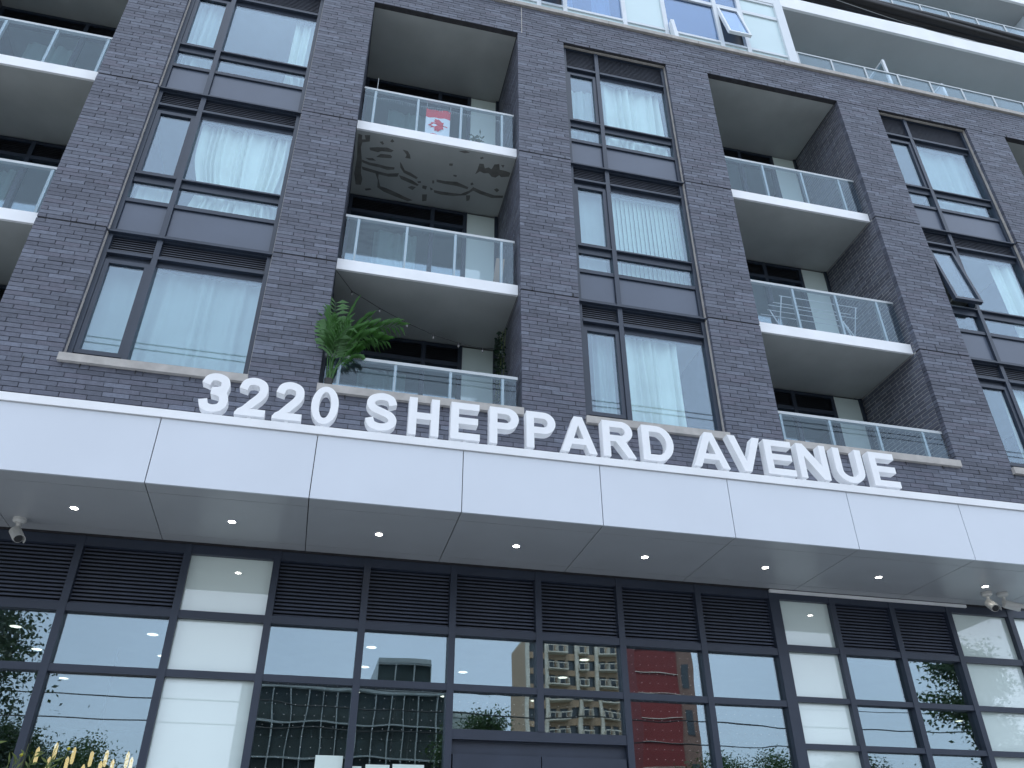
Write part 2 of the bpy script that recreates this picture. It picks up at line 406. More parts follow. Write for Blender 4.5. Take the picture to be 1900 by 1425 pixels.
def window(a, b, base, kind, mirror=False, open_vent=False):
    """one storey of a window bay. base = slab level below; kind: 'mid', 'top', 'low'"""
    f = MB(); y0, y1 = FY, FY+.12
    zt = {'mid': base+2.95, 'top': TOP, 'low': J2}[kind]; zb = {'mid': base, 'top': base, 'low': SILLT}[kind]
    fx0, fx1 = a+.012, b-.012
    lou = .30 if kind != 'top' else .57
    # outer frame
    f.box(fx0, fx0+.062, y0, y1, zb, zt-.004); f.box(fx1-.062, fx1, y0, y1, zb, zt-.004)
    mA, mB = a+.632, a+.705
    f.box(mA, mB, y0-.012, y1, zb, zt-.004)
    ix = [(fx0+.062, mA), (mB, fx1-.062)]
    lb = zt-lou-.005
    for (p, q) in ix:
        f.box(p, q, y0+.006, y1, zt-.03, zt-.006)                    # head
        f.box(p, q, y0-.02, y1, lb-.045, lb)                         # bar under the louver (proud)
        f.box(p, q, y0+.045, y1-.003, lb-.13, lb-.045)
        if kind == 'low':
            f.box(p, q, y0+.004, y1, zb, zb+.085)
            f.box(p, q, y0+.03, y1-.003, zb+.085, zb+.115)
        else:
            f.box(p, q, y0-.02, y1, base+1.135, base+1.16)           # transom with a deep soffit
            f.box(p, q, y0+.03, y1-.003, base+1.02, base+1.135)
            f.box(p, q, y0+.004, y1, base+.61, base+.675)
            f.box(p, q, y0+.004, y1, base+.02, base+.085)
    if kind != 'low':   # flashing at the slab
        f.box(a+.004, b-.004, y0-.05, y1, base-.006, base+.018)
    wnd = f.build('window', 'frame_dark', bld)
    # jamb trims against the brick
    for jx in (a+.001, b-.011):
        t = MB(); t.box(jx, jx+.010, .06, .20, zb, zt-.006); t.build('jamb_trim', 'stone', wnd)
    if kind == 'top':
        t = MB(); t.box(a+.011, b-.011, .055, .098, zt-.016, zt-.006); t.build('head_trim', 'stone', wnd)
    for i, (p, q) in enumerate(ix):
        bk = MB(); bk.box(p, q, y0+.075, y0+.09, lb, zt-.03); bk.build('louver_backing', 'louver_dark', wnd)
        louver(wnd, p+.002, q-.002, lb+.004, zt-.034, y0+.07, .034 if kind != 'top' else .038)
        if kind == 'low': z0, z1 = zb+.115, lb-.13
        else: z0, z1 = base+1.16, lb-.13
        if i == 0:   # vent sash with its own frame
            s = MB(); w_ = .062; yy0, yy1 = y0+.012, y0+.085
            s.box(p+.003, p+w_, yy0, yy1, z0+.003, z1-.003); s.box(q-w_, q-.003, yy0, yy1, z0+.003, z1-.003)
            s.box(p+w_, q-w_, yy0+.001, yy1, z1-w_, z1-.003); s.box(p+w_, q-w_, yy0+.001, yy1, z0+.003, z0+w_)
            if open_vent:   # top hung, pushed out at the foot
                piv = Vector((0, yy0, z1)); ang = R(-8.5)
                rot = Matrix.Rotation(ang, 3, 'X')
                org = Vector(((p+q)/2, yy0, z1))
                so = s.build('vent_sash', 'frame_dark', wnd, org=org)
                pn = MB(); pn.box(p+w_-.008, q-w_+.008, yy0+.03, yy0+.042, z0+w_-.008, z1-w_+.008)
                po = pn.build('pane', 'glass', wnd, org=org)
                so.rotation_euler = (ang, 0, 0); po.rotation_euler = (ang, 0, 0)
                st = MB(); foot = Vector((p+.05, yy0, z1)) + rot @ Vector((0, .03, -(z1-z0)+.05))
                for xx in (p+.02, q-.02): st.tube([(xx, yy0+.03, z0+.02), (xx, (yy0+foot.y)/2, z0+.06), (xx, foot.y, foot.z)], .006, 6)
                st.build('stay_arm', 'aluminium', wnd)
            else:
                s.build('vent_sash', 'frame_dark', wnd); pane(wnd, p+w_, q-w_, z0+w_, z1-w_, y0+.045)
        else:
            pane(wnd, p, q, z0, z1, y0+.05)
        if kind != 'low':
            pane(wnd, p, q, base+.675, base+1.02, y0+.055)
            sp = MB(); sp.box(p+.004, q-.004, y0+.035, y0+.06, base+.088, base+.606); sp.build('spandrel_panel', 'spandrel', wnd)
    if kind == 'low':
        s = MB(); s.box(a-.01, b+.01, -.055, .22, SILLB+.002, SILLT-.001); s.build('sill', 'stone', wnd)
    # plain room shell behind the glass
    r = MB(); ry = FY+.13; zf = max(zb+.02, base+.05); zc = lb-.02
    r.box(a-.3, b+.3, 3.2, 3.25, zb, zt-.05); r.box(a-.3, b+.3, ry, 3.2, zc+.02, zc+.07); r.box(a-.3, b+.3, ry, 3.2, zb-.02 if kind == 'low' else base+.1, zb+.02 if kind == 'low' else base+.15)
    r.box(a-.32, a-.3, 1.91, 3.2, zb, zt-.05); r.box(b+.3, b+.32, 1.91, 3.2, zb, zt-.05)
    r.build('room_shell', 'room', wnd)
    return wnd
for i, (a, b) in enumerate(WINS):
    window(a, b, J1, 'top'); window(a, b, J2, 'mid', open_vent=(i == 2)); window(a, b, SILLT-.1, 'low')

# ---- balconies
def balcony_window(a, b, z0, z1):
    """recessed window wall at the back of a balcony"""
    y = 1.62; f = MB()
    xs = [a+.002, a+.04]; f.box(a+.006, a+.06, y, y+.1, z0, z1-.003)
    m1 = a+1.47; pL = b-.60; pR = b-.06
    for c in (m1, pL): f.box(c-.035, c+.035, y, y+.1, z0, z1-.003)
    f.box(pR, b-.006, y-.02, y+.1, z0, z1-.003)
    cols = [(a+.06, m1-.035), (m1+.035, pL-.035), (pL+.035, pR)]
    for p, q in cols[:2]:
        f.box(p, q, y+.003, y+.1, z1-.40, z1-.33); f.box(p, q, y+.003, y+.1, z1-.06, z1-.006); f.box(p, q, y+.003, y+.1, z0, z0+.10)
    bw = f.build('balcony_window', 'frame_dark', bld)
    for p, q in cols[:2]:
        bk = MB(); bk.box(p, q, y+.07, y+.09, z1-.33, z1-.06); bk.build('louver_backing', 'louver_dark', bw)
        louver(bw, p+.002, q-.002, z1-.328, z1-.062, y+.06, .038, 'louver_dark')
        pane(bw, p, q, z0+.1, z1-.40, y+.05)
    pp = MB(); pp.box(cols[2][0], cols[2][1], y+.02, y+.05, z0+.02, z1-.01); pp.build('infill_panel', 'pale_lobby_panel', bw)
    r = MB(); r.box(a, b, 4.2, 4.25, z0, z1); r.box(a, b, y+.11, 4.2, z1-.10, z1-.05); r.box(a, b, y+.11, 4.2, z0-.05, z0); r.build('room_shell', 'room', bw)
    return bw
def railing(bal, a, b, zt, zb, y, posts):
    r = MB(); r.box(a+.035, b-.04, y-.028, y+.028, zt-.045, zt); r.build('hand_rail', 'aluminium', bal)
    pm = None
    for x in posts:
        if pm is None:
            p = MB(); p.box(-.019, .019, -.02, .03, zb-zt, -.046); pm = p.mesh('rail_post', 'aluminium')
        link('rail_post', pm, bal, (x, y, zt))
    ed = [a+.05] + [x for x in posts if a+.06 < x < b-.06] + [b-.06]
    for p, q in zip(ed[:-1], ed[1:]):
        g = MB(); g.box(p+.006, q-.006, y-.036, y-.026, zb+.02, zt-.05); g.build('glass_panel', 'glass_rail', bal)
POSTS = {-.342: [-.11, .612, 1.35, 2.065], 6.138: [6.22, 7.02, 7.815, 8.60], -6.89: [-6.55, -5.80, -5.07, -4.325], 12.958: [13.1, 13.85, 14.62, 15.4]}
balc = {}
for a, b in BALC:
    for J in (J1, J2):
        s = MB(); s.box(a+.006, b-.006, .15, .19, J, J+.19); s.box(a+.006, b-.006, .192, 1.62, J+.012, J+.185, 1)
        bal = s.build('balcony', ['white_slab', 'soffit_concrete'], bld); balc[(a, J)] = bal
        railing(bal, a, b, J+1.10, J+.192, .22, POSTS[a])
    # top soffit under the lintel and the lowest balcony behind the sill
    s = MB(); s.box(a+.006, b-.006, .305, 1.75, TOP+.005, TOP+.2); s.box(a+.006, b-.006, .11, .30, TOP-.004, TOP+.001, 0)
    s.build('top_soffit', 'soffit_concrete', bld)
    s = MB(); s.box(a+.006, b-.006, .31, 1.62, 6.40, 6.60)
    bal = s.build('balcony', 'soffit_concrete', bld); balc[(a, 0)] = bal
    sl = MB(); sl.box(a-.01, b+.01, -.055, .26, SILLB+.002, SILLT-.001); sl.build('sill', 'stone', bal)
    railing(bal, a, b, 7.75, SILLT, .10, POSTS[a])
    balcony_window(a, b, J1+.19, TOP-.005); balcony_window(a, b, J2+.19, J1+.008); balcony_window(a, b, 6.60, J2+.008)
# peeled paint on the soffit under the flag balcony: patches traced on the soffit, each its own film
def S2(pts): # crop (640,120)-(980,375) coordinates -> soffit plane z = J1
    out = []
    f = 1516.5
    for x, y in pts:
        px, py = 640+x*340/1900, 120+y*340/1900
        d = fw + r2*((px-950)/f) - u2*((py-712.5)/f)
        t = (J1-1.63)/d.z; out.append((d.x*t, -9+d.y*t))
    return out
PATCH = [
 [(140,720),(180,735),(175,780),(215,780),(205,735),(262,735),(258,800),(180,810),(165,860),(175,1000),(165,1130),(180,1190),(165,1250),(110,1245),(95,1130),(125,960),(130,800)],
 [(255,865),(330,860),(440,865),(505,895),(480,912),(380,900),(340,912),(260,890)],
 [(325,960),(370,930),(470,940),(490,960),(475,975),(380,968)],
 [(210,970),(290,975),(320,1000),(250,995)],
 [(175,990),(260,1020),(340,1035),(430,1060),(515,1070),(510,1092),(440,1095),(360,1070),(250,1045),(180,1015)],
 [(175,1060),(260,1085),(340,1110),(440,1135),(560,1130),(545,1165),(450,1165),(330,1135),(240,1110),(180,1090)],
 [(570,1010),(590,1040),(620,1100),(680,1125),(755,1175),(740,1190),(660,1150),(610,1125),(575,1070)],
 [(600,885),(650,900),(675,940),(680,980),(625,970),(640,940)],
 [(560,1150),(620,1170),(700,1205),(765,1250),(750,1262),(670,1230),(580,1190)],
 [(315,1130),(350,1130),(345,1180),(365,1265),(430,1285),(540,1335),(620,1375),(700,1410),(650,1420),(520,1370),(400,1320),(335,1275),(340,1200)],
 [(650,1275),(690,1262),(735,1275),(700,1305)],
 [(805,1255),(850,1265),(840,1300),(800,1285)],
 [(950,1195),(1040,1212),(1160,1220),(1280,1275),(1270,1295),(1160,1262),(1030,1240),(950,1220)],
 [(920,1305),(1000,1320),(1110,1335),(1200,1345),(1290,1310),(1330,1275),(1420,1315),(1550,1360),(1670,1368),(1660,1390),(1520,1385),(1400,1345),(1330,1310),(1250,1358),(1120,1365),(1000,1352),(925,1330)],
 [(1350,1140),(1375,1090),(1395,1030),(1440,1035),(1450,1080),(1490,1070),(1520,1090),(1550,1040),(1600,1035),(1605,1095),(1660,1105),(1740,1130),(1700,1165),(1620,1170),(1600,1150),(1560,1175),(1520,1165),(1490,1130),(1440,1130),(1400,1110)],
 [(1080,1030),(1120,1030),(1115,1055),(1082,1050)],[(1545,1300),(1575,1285),(1600,1305),(1575,1328)],[(1300,1240),(1320,1225),(1335,1245),(1310,1255)],
 [(1180,900),(1250,895),(1295,915),(1240,922)],[(1400,970),(1430,960),(1440,975),(1410,985)],[(470,800),(490,775),(512,800),(490,812)],[(360,805),(390,800),(405,825),(390,835)],
 [(750,1215),(785,1210),(790,1230),(760,1232)],[(905,1205),(925,1205),(925,1235),(905,1235)],[(880,1275),(915,1295),(890,1310)],[(1620,1045),(1655,1045),(1640,1075)],
 [(800,1350),(850,1350),(845,1415),(800,1420)],[(1255,1360),(1300,1360),(1290,1410),(1260,1420)],[(1125,1145),(1160,1150),(1155,1170),(1125,1160)],[(205,1290),(260,1285),(275,1300),(215,1310)],
]
for pl in PATCH:
    q = S2(pl); q = [(min(max(x, -.32), 2.29), min(max(y, .21), 1.6)) for x, y in q]
    mb = MB(); mb.poly_prism([q], lambda u, v, d: (u, v, J1+.0115-d), .003)
    mb.build('peeled_patch', 'paint_peel', balc[(-.342, J1)])

# ---- upper storeys: pale window wall, terrace and slabs
UY = .15
f = MB(); SB, STp = 18.71, 19.24
umul = [-5.3, -3.9, -2.6, -1.2, .1, 1.35, 2.25, 2.80, 3.34, 4.61, 5.52, 6.76, 7.37]
for x in umul: f.box(x-.045, x+.045, UY, UY+.12, CAPT, SB)
f.box(8.27, 8.475, UY-.02, UY+.5, CAPT, SB)
f.box(-7.7, 8.27, UY+.01, UY+.11, 16.80, 16.86); f.box(-7.7, 8.27, UY+.012, UY+.11, CAPT, 16.40); f.box(-7.7, 8.27, UY+.01, UY+.11, 18.10, 18.20); f.box(-7.7, 8.27, UY+.01, UY+.11, SB-.07, SB)
uw = f.build('upper_window_wall', 'white_frame', bld)
ucol = [(-7.7, -5.3)] + list(zip(umul[:-1], umul[1:])) + [(7.37, 8.27)]
utype = ['W','P','W','W','P','W','W','P','V','W','P','W','V','P']
utype = (['W']*(len(ucol)-len(utype)) + utype)[:len(ucol)]
for (p, q), ty in zip(ucol, utype):
    p += .045; q -= .045
    if q > 8.2: q = 8.27
    lo = MB(); lo.box(p, q, UY+.04, UY+.07, 16.40, 16.80); lo.build('pale_panel', 'pale_panel', uw)
    if ty == 'P':
        lo = MB(); lo.box(p, q, UY+.04, UY+.07, 16.86, 18.10); lo.box(p, q, UY+.04, UY+.07, 18.2, SB-.07); lo.build('pale_panel', 'pale_panel', uw)
    elif ty == 'W':
        pane(uw, p, q, 16.87, 18.09, UY+.05, 'glass_upper'); pane(uw, p, q, 18.21, SB-.08, UY+.05, 'glass_upper')
    else:
        pane(uw, p, q, 18.21, SB-.08, UY+.05, 'glass_upper')
        z0, z1 = 16.87, 18.09; s = MB(); w_ = .05; org = Vector(((p+q)/2, UY+.01, z1))
        s.box(p+.004, p+w_, UY-.005, UY+.06, z0, z1); s.box(q-w_, q-.004, UY-.005, UY+.06, z0, z1); s.box(p+w_, q-w_, UY-.004, UY+.06, z1-w_, z1); s.box(p+w_, q-w_, UY-.004, UY+.06, z0, z0+w_)
        so = s.build('vent_sash', 'white_frame', uw, org=org)
        g = MB(); g.box(p+w_-.008, q-w_+.008, UY+.02, UY+.032, z0+w_-.008, z1-w_+.008); po = g.build('pane', 'glass_upper', uw, org=org)
        for o in (so, po): o.rotation_euler = (R(-11), 0, 0)
        lo = MB(); lo.box(p, q, UY+.09, UY+.10, z0, z1); lo.build('insect_screen', 'black_rubber', uw)
fin = MB(); fin.hexa([(5.57,-.03,CAPT),(5.66,-.03,CAPT),(5.66,.13,CAPT),(5.57,.13,CAPT),(5.57,.03,17.02),(5.64,.03,17.02),(5.64,.13,17.02),(5.57,.13,17.02)]); fin.build('bracket_plate', 'white_frame', uw)
r = MB(); r.box(-7.7, 8.27, 3.0, 3.05, CAPT, SB); r.box(-7.7, 8.27, UY+.13, 3.0, SB-.06, SB-.01); r.box(-7.7, 8.25, UY+.13, 3.0, 16.30, 16.36); r.box(8.30, 8.45, UY+.5, 3.0, CAPT, SB); r.build('room_shell', 'room', uw)
# slabs and terraces
def upper_slab(z0, z1):
    s = MB(); s.box(8.475 if z0 < 19 else -7.7, 30, UY, UY+.06, z0, z1); s.box(-7.7, 30, UY+.063, 9, z0+.02, z1-.02, 1)
    if z0 < 19: s.box(-7.7, 8.475, UY-.001, UY+.06, z0+.001, z1, 2)
    return s.build('upper_slab', ['white_slab', 'soffit_light', 'white_frame'], bld)
sl1 = upper_slab(SB, STp); sl2 = upper_slab(21.54, 22.07); sl3 = upper_slab(24.37, 24.9)
s = MB(); s.box(8.475, 30, .225, 2.2, 16.20, 16.33); ter = s.build('terrace', 'soffit_light', bld)
def long_rail(par, x0, x1, zt, zb, y, step):
    r = MB(); r.box(x0, x1, y-.02, y+.02, zt-.035, zt); r.build('hand_rail', 'aluminium', par)
    x = x0+.03; pm = None
    while x < x1:
        if pm is None:
            p = MB(); p.box(-.02, .02, -.02, .02, zb-zt, -.036); pm = p.mesh('rail_post', 'aluminium')
        link('rail_post', pm, par, (x, y, zt))
        g = MB(); g.box(x+.025, min(x+step, x1)-.025, y-.005, y+.005, zb+.01, zt-.045); g.build('glass_panel', 'glass_rail', par)
        x += step
long_rail(ter, 8.48, 21, 17.07, CAPT, .17, .815)
long_rail(sl1, 8.48, 21, STp+1.07, STp, .20, .808)
# privacy screens on the terrace
for nm, x, zt in (('a', 10.93, 17.80), ('b', 12.33, 17.38)):
    s = MB(); yy = .32; yb = 1.7; t = .05
    s.box(x-.03, x+.03, yy, yy+t, 16.34, zt); s.box(x-.03, x+.03, yb, yb+t, 16.34, zt); s.box(x-.029, x+.029, yy+t, yb, zt-.05, zt-.001); s.box(x-.029, x+.029, yy+t, yb, 16.40, 16.46)
    sc = s.build('privacy_screen', 'white_frame', ter)
    g = MB(); g.box(x-.006, x+.006, yy+t, yb, 16.46, zt-.05); g.build('screen_panel', 'white_panel' if nm == 'b' else 'glass_rail', sc)
# upper body behind the terraces and the side wall at the far end
s = MB(); s.box(8.5, 30, 2.2, 2.3, CAPT, SB); s.box(8.5, 16.28, 2.2, 2.3, STp, 21.54); s.box(-7.7, 8.3, .3, .4, STp, 21.54); s.box(-7.7, 30, 2.2, 2.3, 22.07, 24.37); s.build('upper_wall', 'pale_panel', bld)
s = MB(); s.box(16.29, 16.33, .35, .98, STp, 21.53); s.box(16.29, 16.33, .99, 2.2, STp, 21.53); s.build('upper_side_wall', 'white_panel', bld)
s = MB(); s.box(XL+.02, XL+.3, 1.92, 12, 4.99, CAPB); s.box(XR-.3, XR-.02, 1.92, 12, 4.99, CAPB); s.box(XL, XR, 11.8, 12, 0, 24.9); s.box(XL+.3, XR-.3, .31, 12, 16.0, 16.19); s.box(XL+.3, XR-.3, 4.3, 4.4, 5, 16); s.build('rear_wall', 'mortar', bld)

# ---- storefront below the canopy
GY = 0.02
mul = [-7.72, -6.2, -4.9, -3.6, -2.52, -1.44, -.50, .49, 1.48, 2.48, 3.48, 4.50, 5.53, 6.34, 7.20, 8.05, 9.00, 10.0, 11.0, 12.0, 13.0, 14.2, 15.4, 16.6]
f = MB()
for x in mul:
    h = .07 if x == 5.53 else .037
    if x == 2.48: f.box(x-h, x+h, GY-.02, GY+.14, 3.22, 4.985)
    else: f.box(x-h, x+h, GY-.02, GY+.14, 0, 4.985)
cols = list(zip(mul[:-1], mul[1:]))
def cw(x0, x1): return x0+(.07 if x0 == 5.53 else .037), x1-(.07 if x1 == 5.53 else .037)
def rows(x0):
    if x0 >= 5.5: return [(4.25, 4.325), (3.665, 3.725), (3.15, 3.21), (2.5, 2.56), (1.2, 1.27)]
    return [(4.19, 4.27), (3.60, 3.67), (2.42, 2.49), (1.1, 1.17)]
WHITE = {-1.44, 5.53, 8.05, 9.0, 10.0}; LOUV_OFF = WHITE
DOOR = {1.48, 2.48}
for a, b in cols:
    p, q = cw(a, b)
    f.box(p, q, GY-.012, GY+.13, 4.885, 4.985); f.box(p, q, GY-.012, GY+.13, 0, .12)
    for z0, z1 in rows(a):
        if a in DOOR and z0 < 3.3: continue
        if a == -1.44 and z0 < 3.5: continue
        f.box(p, q, GY-.012, GY+.13, z0, z1)
f.box(1.517, 3.443, GY-.010, GY+.13, 3.12, 3.219)     # door head
sf = f.build('storefront', 'frame_lobby', bld)
for a, b in cols:
    p, q = cw(a, b); rr = rows(a)
    t1 = rr[0][1]
    if a in WHITE:
        g = MB(); g.box(p, q, GY+.05, GY+.07, t1, 4.885); g.build('back_painted_panel', 'pale_lobby_panel', sf)
        zs = [rr[0][0]] + [z for r_ in rr[1:] for z in (r_[1], r_[0])] + [.12]
        if a == -1.44: zs = [4.19, 3.67, 3.60, .12]
        for i in range(0, len(zs)-1, 2):
            g = MB(); g.box(p, q, GY+.05, GY+.07, zs[i+1], zs[i]); g.build('back_painted_panel', 'pale_lobby_panel', sf)
    else:
        bk = MB(); bk.box(p, q, GY+.09, GY+.11, t1, 4.885); bk.build('louver_backing', 'louver_dark', sf)
        if -3.7 < a < 8.9: louver(sf, p+.002, q-.002, t1+.003, 4.882, GY+.075, .0385, 'louver_lobby')
        zs = [rr[0][0]] + [z for r_ in rr[1:] for z in (r_[1], r_[0])] + [.12]
        if a in DOOR: zs = [4.19, 3.67, 3.60, 3.219]
        for i in range(0, len(zs)-1, 2):
            dots = -.6 < a < 5.4 and zs[i] < 4.0 or (a in (3.48,))
            pane(sf, p, q, zs[i+1], zs[i], GY+.05, 'glass_lobby_dots' if dots else 'glass_lobby')
# recessed transom panel and the pair of entrance doors
d = MB(); d.box(1.517, 3.443, GY+.06, GY+.12, 2.985, 3.12); tp = d.build('door_transom_panel', 'frame_lobby', bld)
for x0, x1 in ((1.535, 2.475), (2.485, 3.425)):
    d = MB(); d.box(x0, x0+.10, GY+.0, GY+.06, .02, 2.98); d.box(x1-.10, x1, GY+.0, GY+.06, .02, 2.98); d.box(x0+.1, x1-.1, GY+.001, GY+.06, 2.83, 2.98); d.box(x0+.1, x1-.1, GY+.001, GY+.06, .02, .25)
    dr = d.build('entrance_door', 'frame_lobby', bld); pane(dr, x0+.1, x1-.1, .25, 2.83, GY+.03, 'glass_lobby')
    h = MB(); hx = x1-.14 if x0 < 2 else x0+.14; h.tube([(hx, GY-.06, .9), (hx, GY-.06, 1.5)], .015); h.build('pull_handle', 'aluminium', dr)
# lobby shell
l = MB(); l.box(XL, XR, 7.0, 7.1, 0, 4.9); l.box(XL, XR, .2, 7, 4.20, 4.26, 1); l.box(XL, XR, .2, 7, .001, .01); l.box(XL, XL+.1, .2, 7, .01, 4.2); l.box(XR-.1, XR, .2, 7, .01, 4.2)
l.build('lobby_shell', ['lobby_wall', 'lobby_ceiling'], bld)
# soffit edge angle, pale, along the right-hand glazing
a_ = MB(); a_.box(5.47, 8.32, -.035, -.005, 4.955, 4.99); a_.build('edge_trim', 'white_slab', bld)

# ================================================================== canopy
CX0, CX1, CY, SZ = -7.75, 9.10, -1.47, 5.0
can = thing('entrance_canopy', 'long white metal panel canopy over the glazed entrance carrying the address letters', 'canopy', (0, 0, SZ))
JX = [-1.72+1.505*k for k in range(-4, 8)]
ed = [CX0] + JX + [CX1]
core = MB(); core.box(CX0+.03, CX1-.03, CY+.03, -.02, SZ+.02, 5.69); core.build('canopy_core', 'black_rubber', can)
for a, b in zip(ed[:-1], ed[1:]):
    g = .0045
    q = MB(); q.box(a+g, b-g, CY, CY+.025, SZ-.001, 5.695); q.build('fascia_panel', 'white_panel', can)
    for y0, y1 in ((CY+.029, -1.255), (-1.249, -.205), (-.199, -.03)):
        q = MB(); q.box(a+g, b-g, y0, y1, SZ, SZ+.018); q.build('soffit_panel', 'soffit_panel', can)
e = MB(); e.box(CX0-.01, CX1+.01, CY-.022, CY+.16, 5.70, 5.787); e.box(CX0+.01, CX1-.01, CY+.16, -.015, 5.72, 5.76); e.build('edge_flashing', 'white_slab', can)
q = MB(); q.box(CX1-.028, CX1, CY+.027, -.03, SZ+.0, 5.695); q.build('end_panel', 'white_panel', can)
# downlights
lm = None
for i in range(-1, 10):
    x = -.967 + 1.505*(i-1)
    if x < CX0 or x > CX1: continue
    near = {-2: 'beside the lone security camera', -1: 'below the first two digits of the house number', 0: 'below the letters S and H', 1: 'below the double P', 2: 'below the letters R and D', 3: 'below the letters V, E and N', 4: 'below the last letter E', 5: 'beside the pair of security cameras'}.get(i-2, 'under the canopy end away from the letters')
    t = thing('downlight', 'small round glowing soffit downlight ' + near, 'light', (x, -.71, SZ), 'downlights in the canopy soffit')
    if lm is None:
        a = MB(); n = 20
        ring = [(math.cos(2*math.pi*k/n), math.sin(2*math.pi*k/n)) for k in range(n)]
        a.poly_prism([[(c*.050, s_*.050) for c, s_ in ring], [(c*.036, s_*.036) for c, s_ in ring[::-1]]], lambda u, v, d: (u, v, -.008+d*1), .0075); tm = a.mesh('trim_ring', 'white_panel')
        a = MB(); a.tube([(0, 0, -.0065), (0, 0, -.0015)], .036, n); lm = a.mesh('lamp', 'lamp_cool')
    link('trim_ring', tm, t, (x, -.71, SZ)); link('lamp', lm, t, (x, -.71, SZ))

# ================================================================== address letters
def samp(ctrl, n=8):
    out = []; P = [ctrl[0]] + list(ctrl) + [ctrl[-1]]
    for i in range(1, len(P)-2):
        for k in range(n):
            t = k/n; p0, p1, p2, p3 = P[i-1], P[i], P[i+1], P[i+2]
            out.append(tuple(.5*((2*p1[j])+(-p0[j]+p2[j])*t+(2*p0[j]-5*p1[j]+4*p2[j]-p3[j])*t*t+(-p0[j]+3*p1[j]-3*p2[j]+p3[j])*t**3) for j in (0, 1)))
    out.append(tuple(ctrl[-1])); return out
def offs(path, d):
    o = []
    for i in range(len(path)):
        a = path[max(i-1, 0)]; b = path[min(i+1, len(path)-1)]
        tx, ty = b[0]-a[0], b[1]-a[1]; L = math.hypot(tx, ty) or 1
        o.append((path[i][0]-ty/L*d, path[i][1]+tx/L*d))
    return o
def glyph(ch, w, h, s):
    v = s*.92
    def nm(pts): return [(s/2+u*(w-s), v/2+t*(h-v)) for u, t in pts]
    def arc(cx, cy, rx, ry, a0, a1, n=14): return [(cx+rx*math.cos(R(a0+(a1-a0)*k/n)), cy+ry*math.sin(R(a0+(a1-a0)*k/n))) for k in range(n+1)]
    if ch == 'H': return [[(0,0),(s,0),(s,h*.42),(w-s,h*.42),(w-s,0),(w,0),(w,h),(w-s,h),(w-s,h*.42+v),(s,h*.42+v),(s,h),(0,h)]]
    if ch == 'E': return [[(0,0),(w,0),(w,v),(s,v),(s,h*.42),(w*.93,h*.42),(w*.93,h*.42+v),(s,h*.42+v),(s,h-v),(w*.97,h-v),(w*.97,h),(0,h)]]
    if ch == 'N': return [[(0,0),(s*.93,0),(s*.93,h*.64),(w-s,0),(w,0),(w,h),(w-s*.93,h),(w-s*.93,h*.37),(s,h),(0,h)]]
    if ch == 'V': return [[(w/2-s*.52,0),(w/2+s*.52,0),(w,h),(w-s*1.08,h),(w/2,h*.27),(s*1.08,h),(0,h)]]
    if ch == 'A':
        k = .22*h; kk = k+v*.9
        def xl(z): return (w/2-s*.56)*z/h
        inn = lambda z: s*1.06+(w/2-s*1.06)*(z/(h*.74))
        return [[(0,0),(s*1.06,0),(inn(k)-.0,k),(w-inn(k),k),(w-s*1.06,0),(w,0),(w/2+s*.56,h),(w/2-s*.56,h)], [(inn(kk),kk),(w/2,h*.76),(w-inn(kk),kk)]]
    if ch in 'PR':
        m = h*.40 if ch == 'P' else h*.42; ry = (h-m)/2; cx = w-ry*1.02
        if ch == 'R': cx = w*.93-ry*1.02
        top = [(cx, h)] + arc(cx, h-ry, ry*1.02, ry, 90, -90)[1:]
        hole = [(s, m+v), (cx-.01, m+v)] + arc(cx-.01, h-ry, ry*1.02-s*.92, ry-v, -90, 90)[1:-1] + [(cx-.01, h-v), (s, h-v)]
        if ch == 'P': return [[(0,0),(s,0),(s,m)] + top[::-1][0:] + [(0,h)], hole]
        return [[(0,0),(s,0),(s,m),(w*.40,m),(w-s*1.15,0),(w,0),(w*.80,m*.70),(w*.71,m*1.02)] + top[::-1][4:] + [(0,h)], hole]
    if ch == 'D':
        cx = w*.48
        o = [(0,0),(cx,0)] + arc(cx, h/2, w-cx, h/2, -90, 90)[1:] + [(0,h)]
        i = [(s,v),(cx,v)] + arc(cx, h/2, w-cx-s, h/2-v, -90, 90)[1:] + [(s,h-v)]
        return [o, i]
    if ch == 'U':
        ry = h*.36
        o = arc(w/2, ry, w/2, ry, 180, 360, 18); i = arc(w/2, ry, w/2-s, ry-v, 360, 180, 18)
        return [[(0,h)] + o + [(w,h),(w-s,h)] + i + [(s,h)]]
    if ch == '0': return [arc(w/2, h/2, w/2, h/2, 0, 360, 40)[:-1], arc(w/2, h/2, w/2-s*.92, h/2-v*.85, 0, 360, 40)[:-1]]
    if ch == 'S':
        p = samp(nm([(.97,.74),(.85,.93),(.5,1.),(.13,.92),(.02,.76),(.15,.60),(.5,.50),(.86,.39),(.99,.22),(.85,.06),(.5,0.),(.13,.07),(.0,.27)]))
        return [offs(p, s*.49) + offs(p, -s*.49)[::-1]]
    if ch == '2':
        p = samp(nm([(.01,.72),(.14,.93),(.5,1.),(.88,.92),(.99,.74),(.88,.54),(.55,.30),(.25,.08)]))
        a = [q for q in offs(p, s*.49) if not (q[1] < v and q[0] < w*.9)]; b = offs(p, -s*.49)
        b = [q for q in b if not (q[1] < v*1.0 and q[0] < w*.5)]
        return [a + [(w*.46, v), (w, v), (w, 0), (0, 0), (0, v*.35), (w*.08, v*.85)] + b[::-1]]
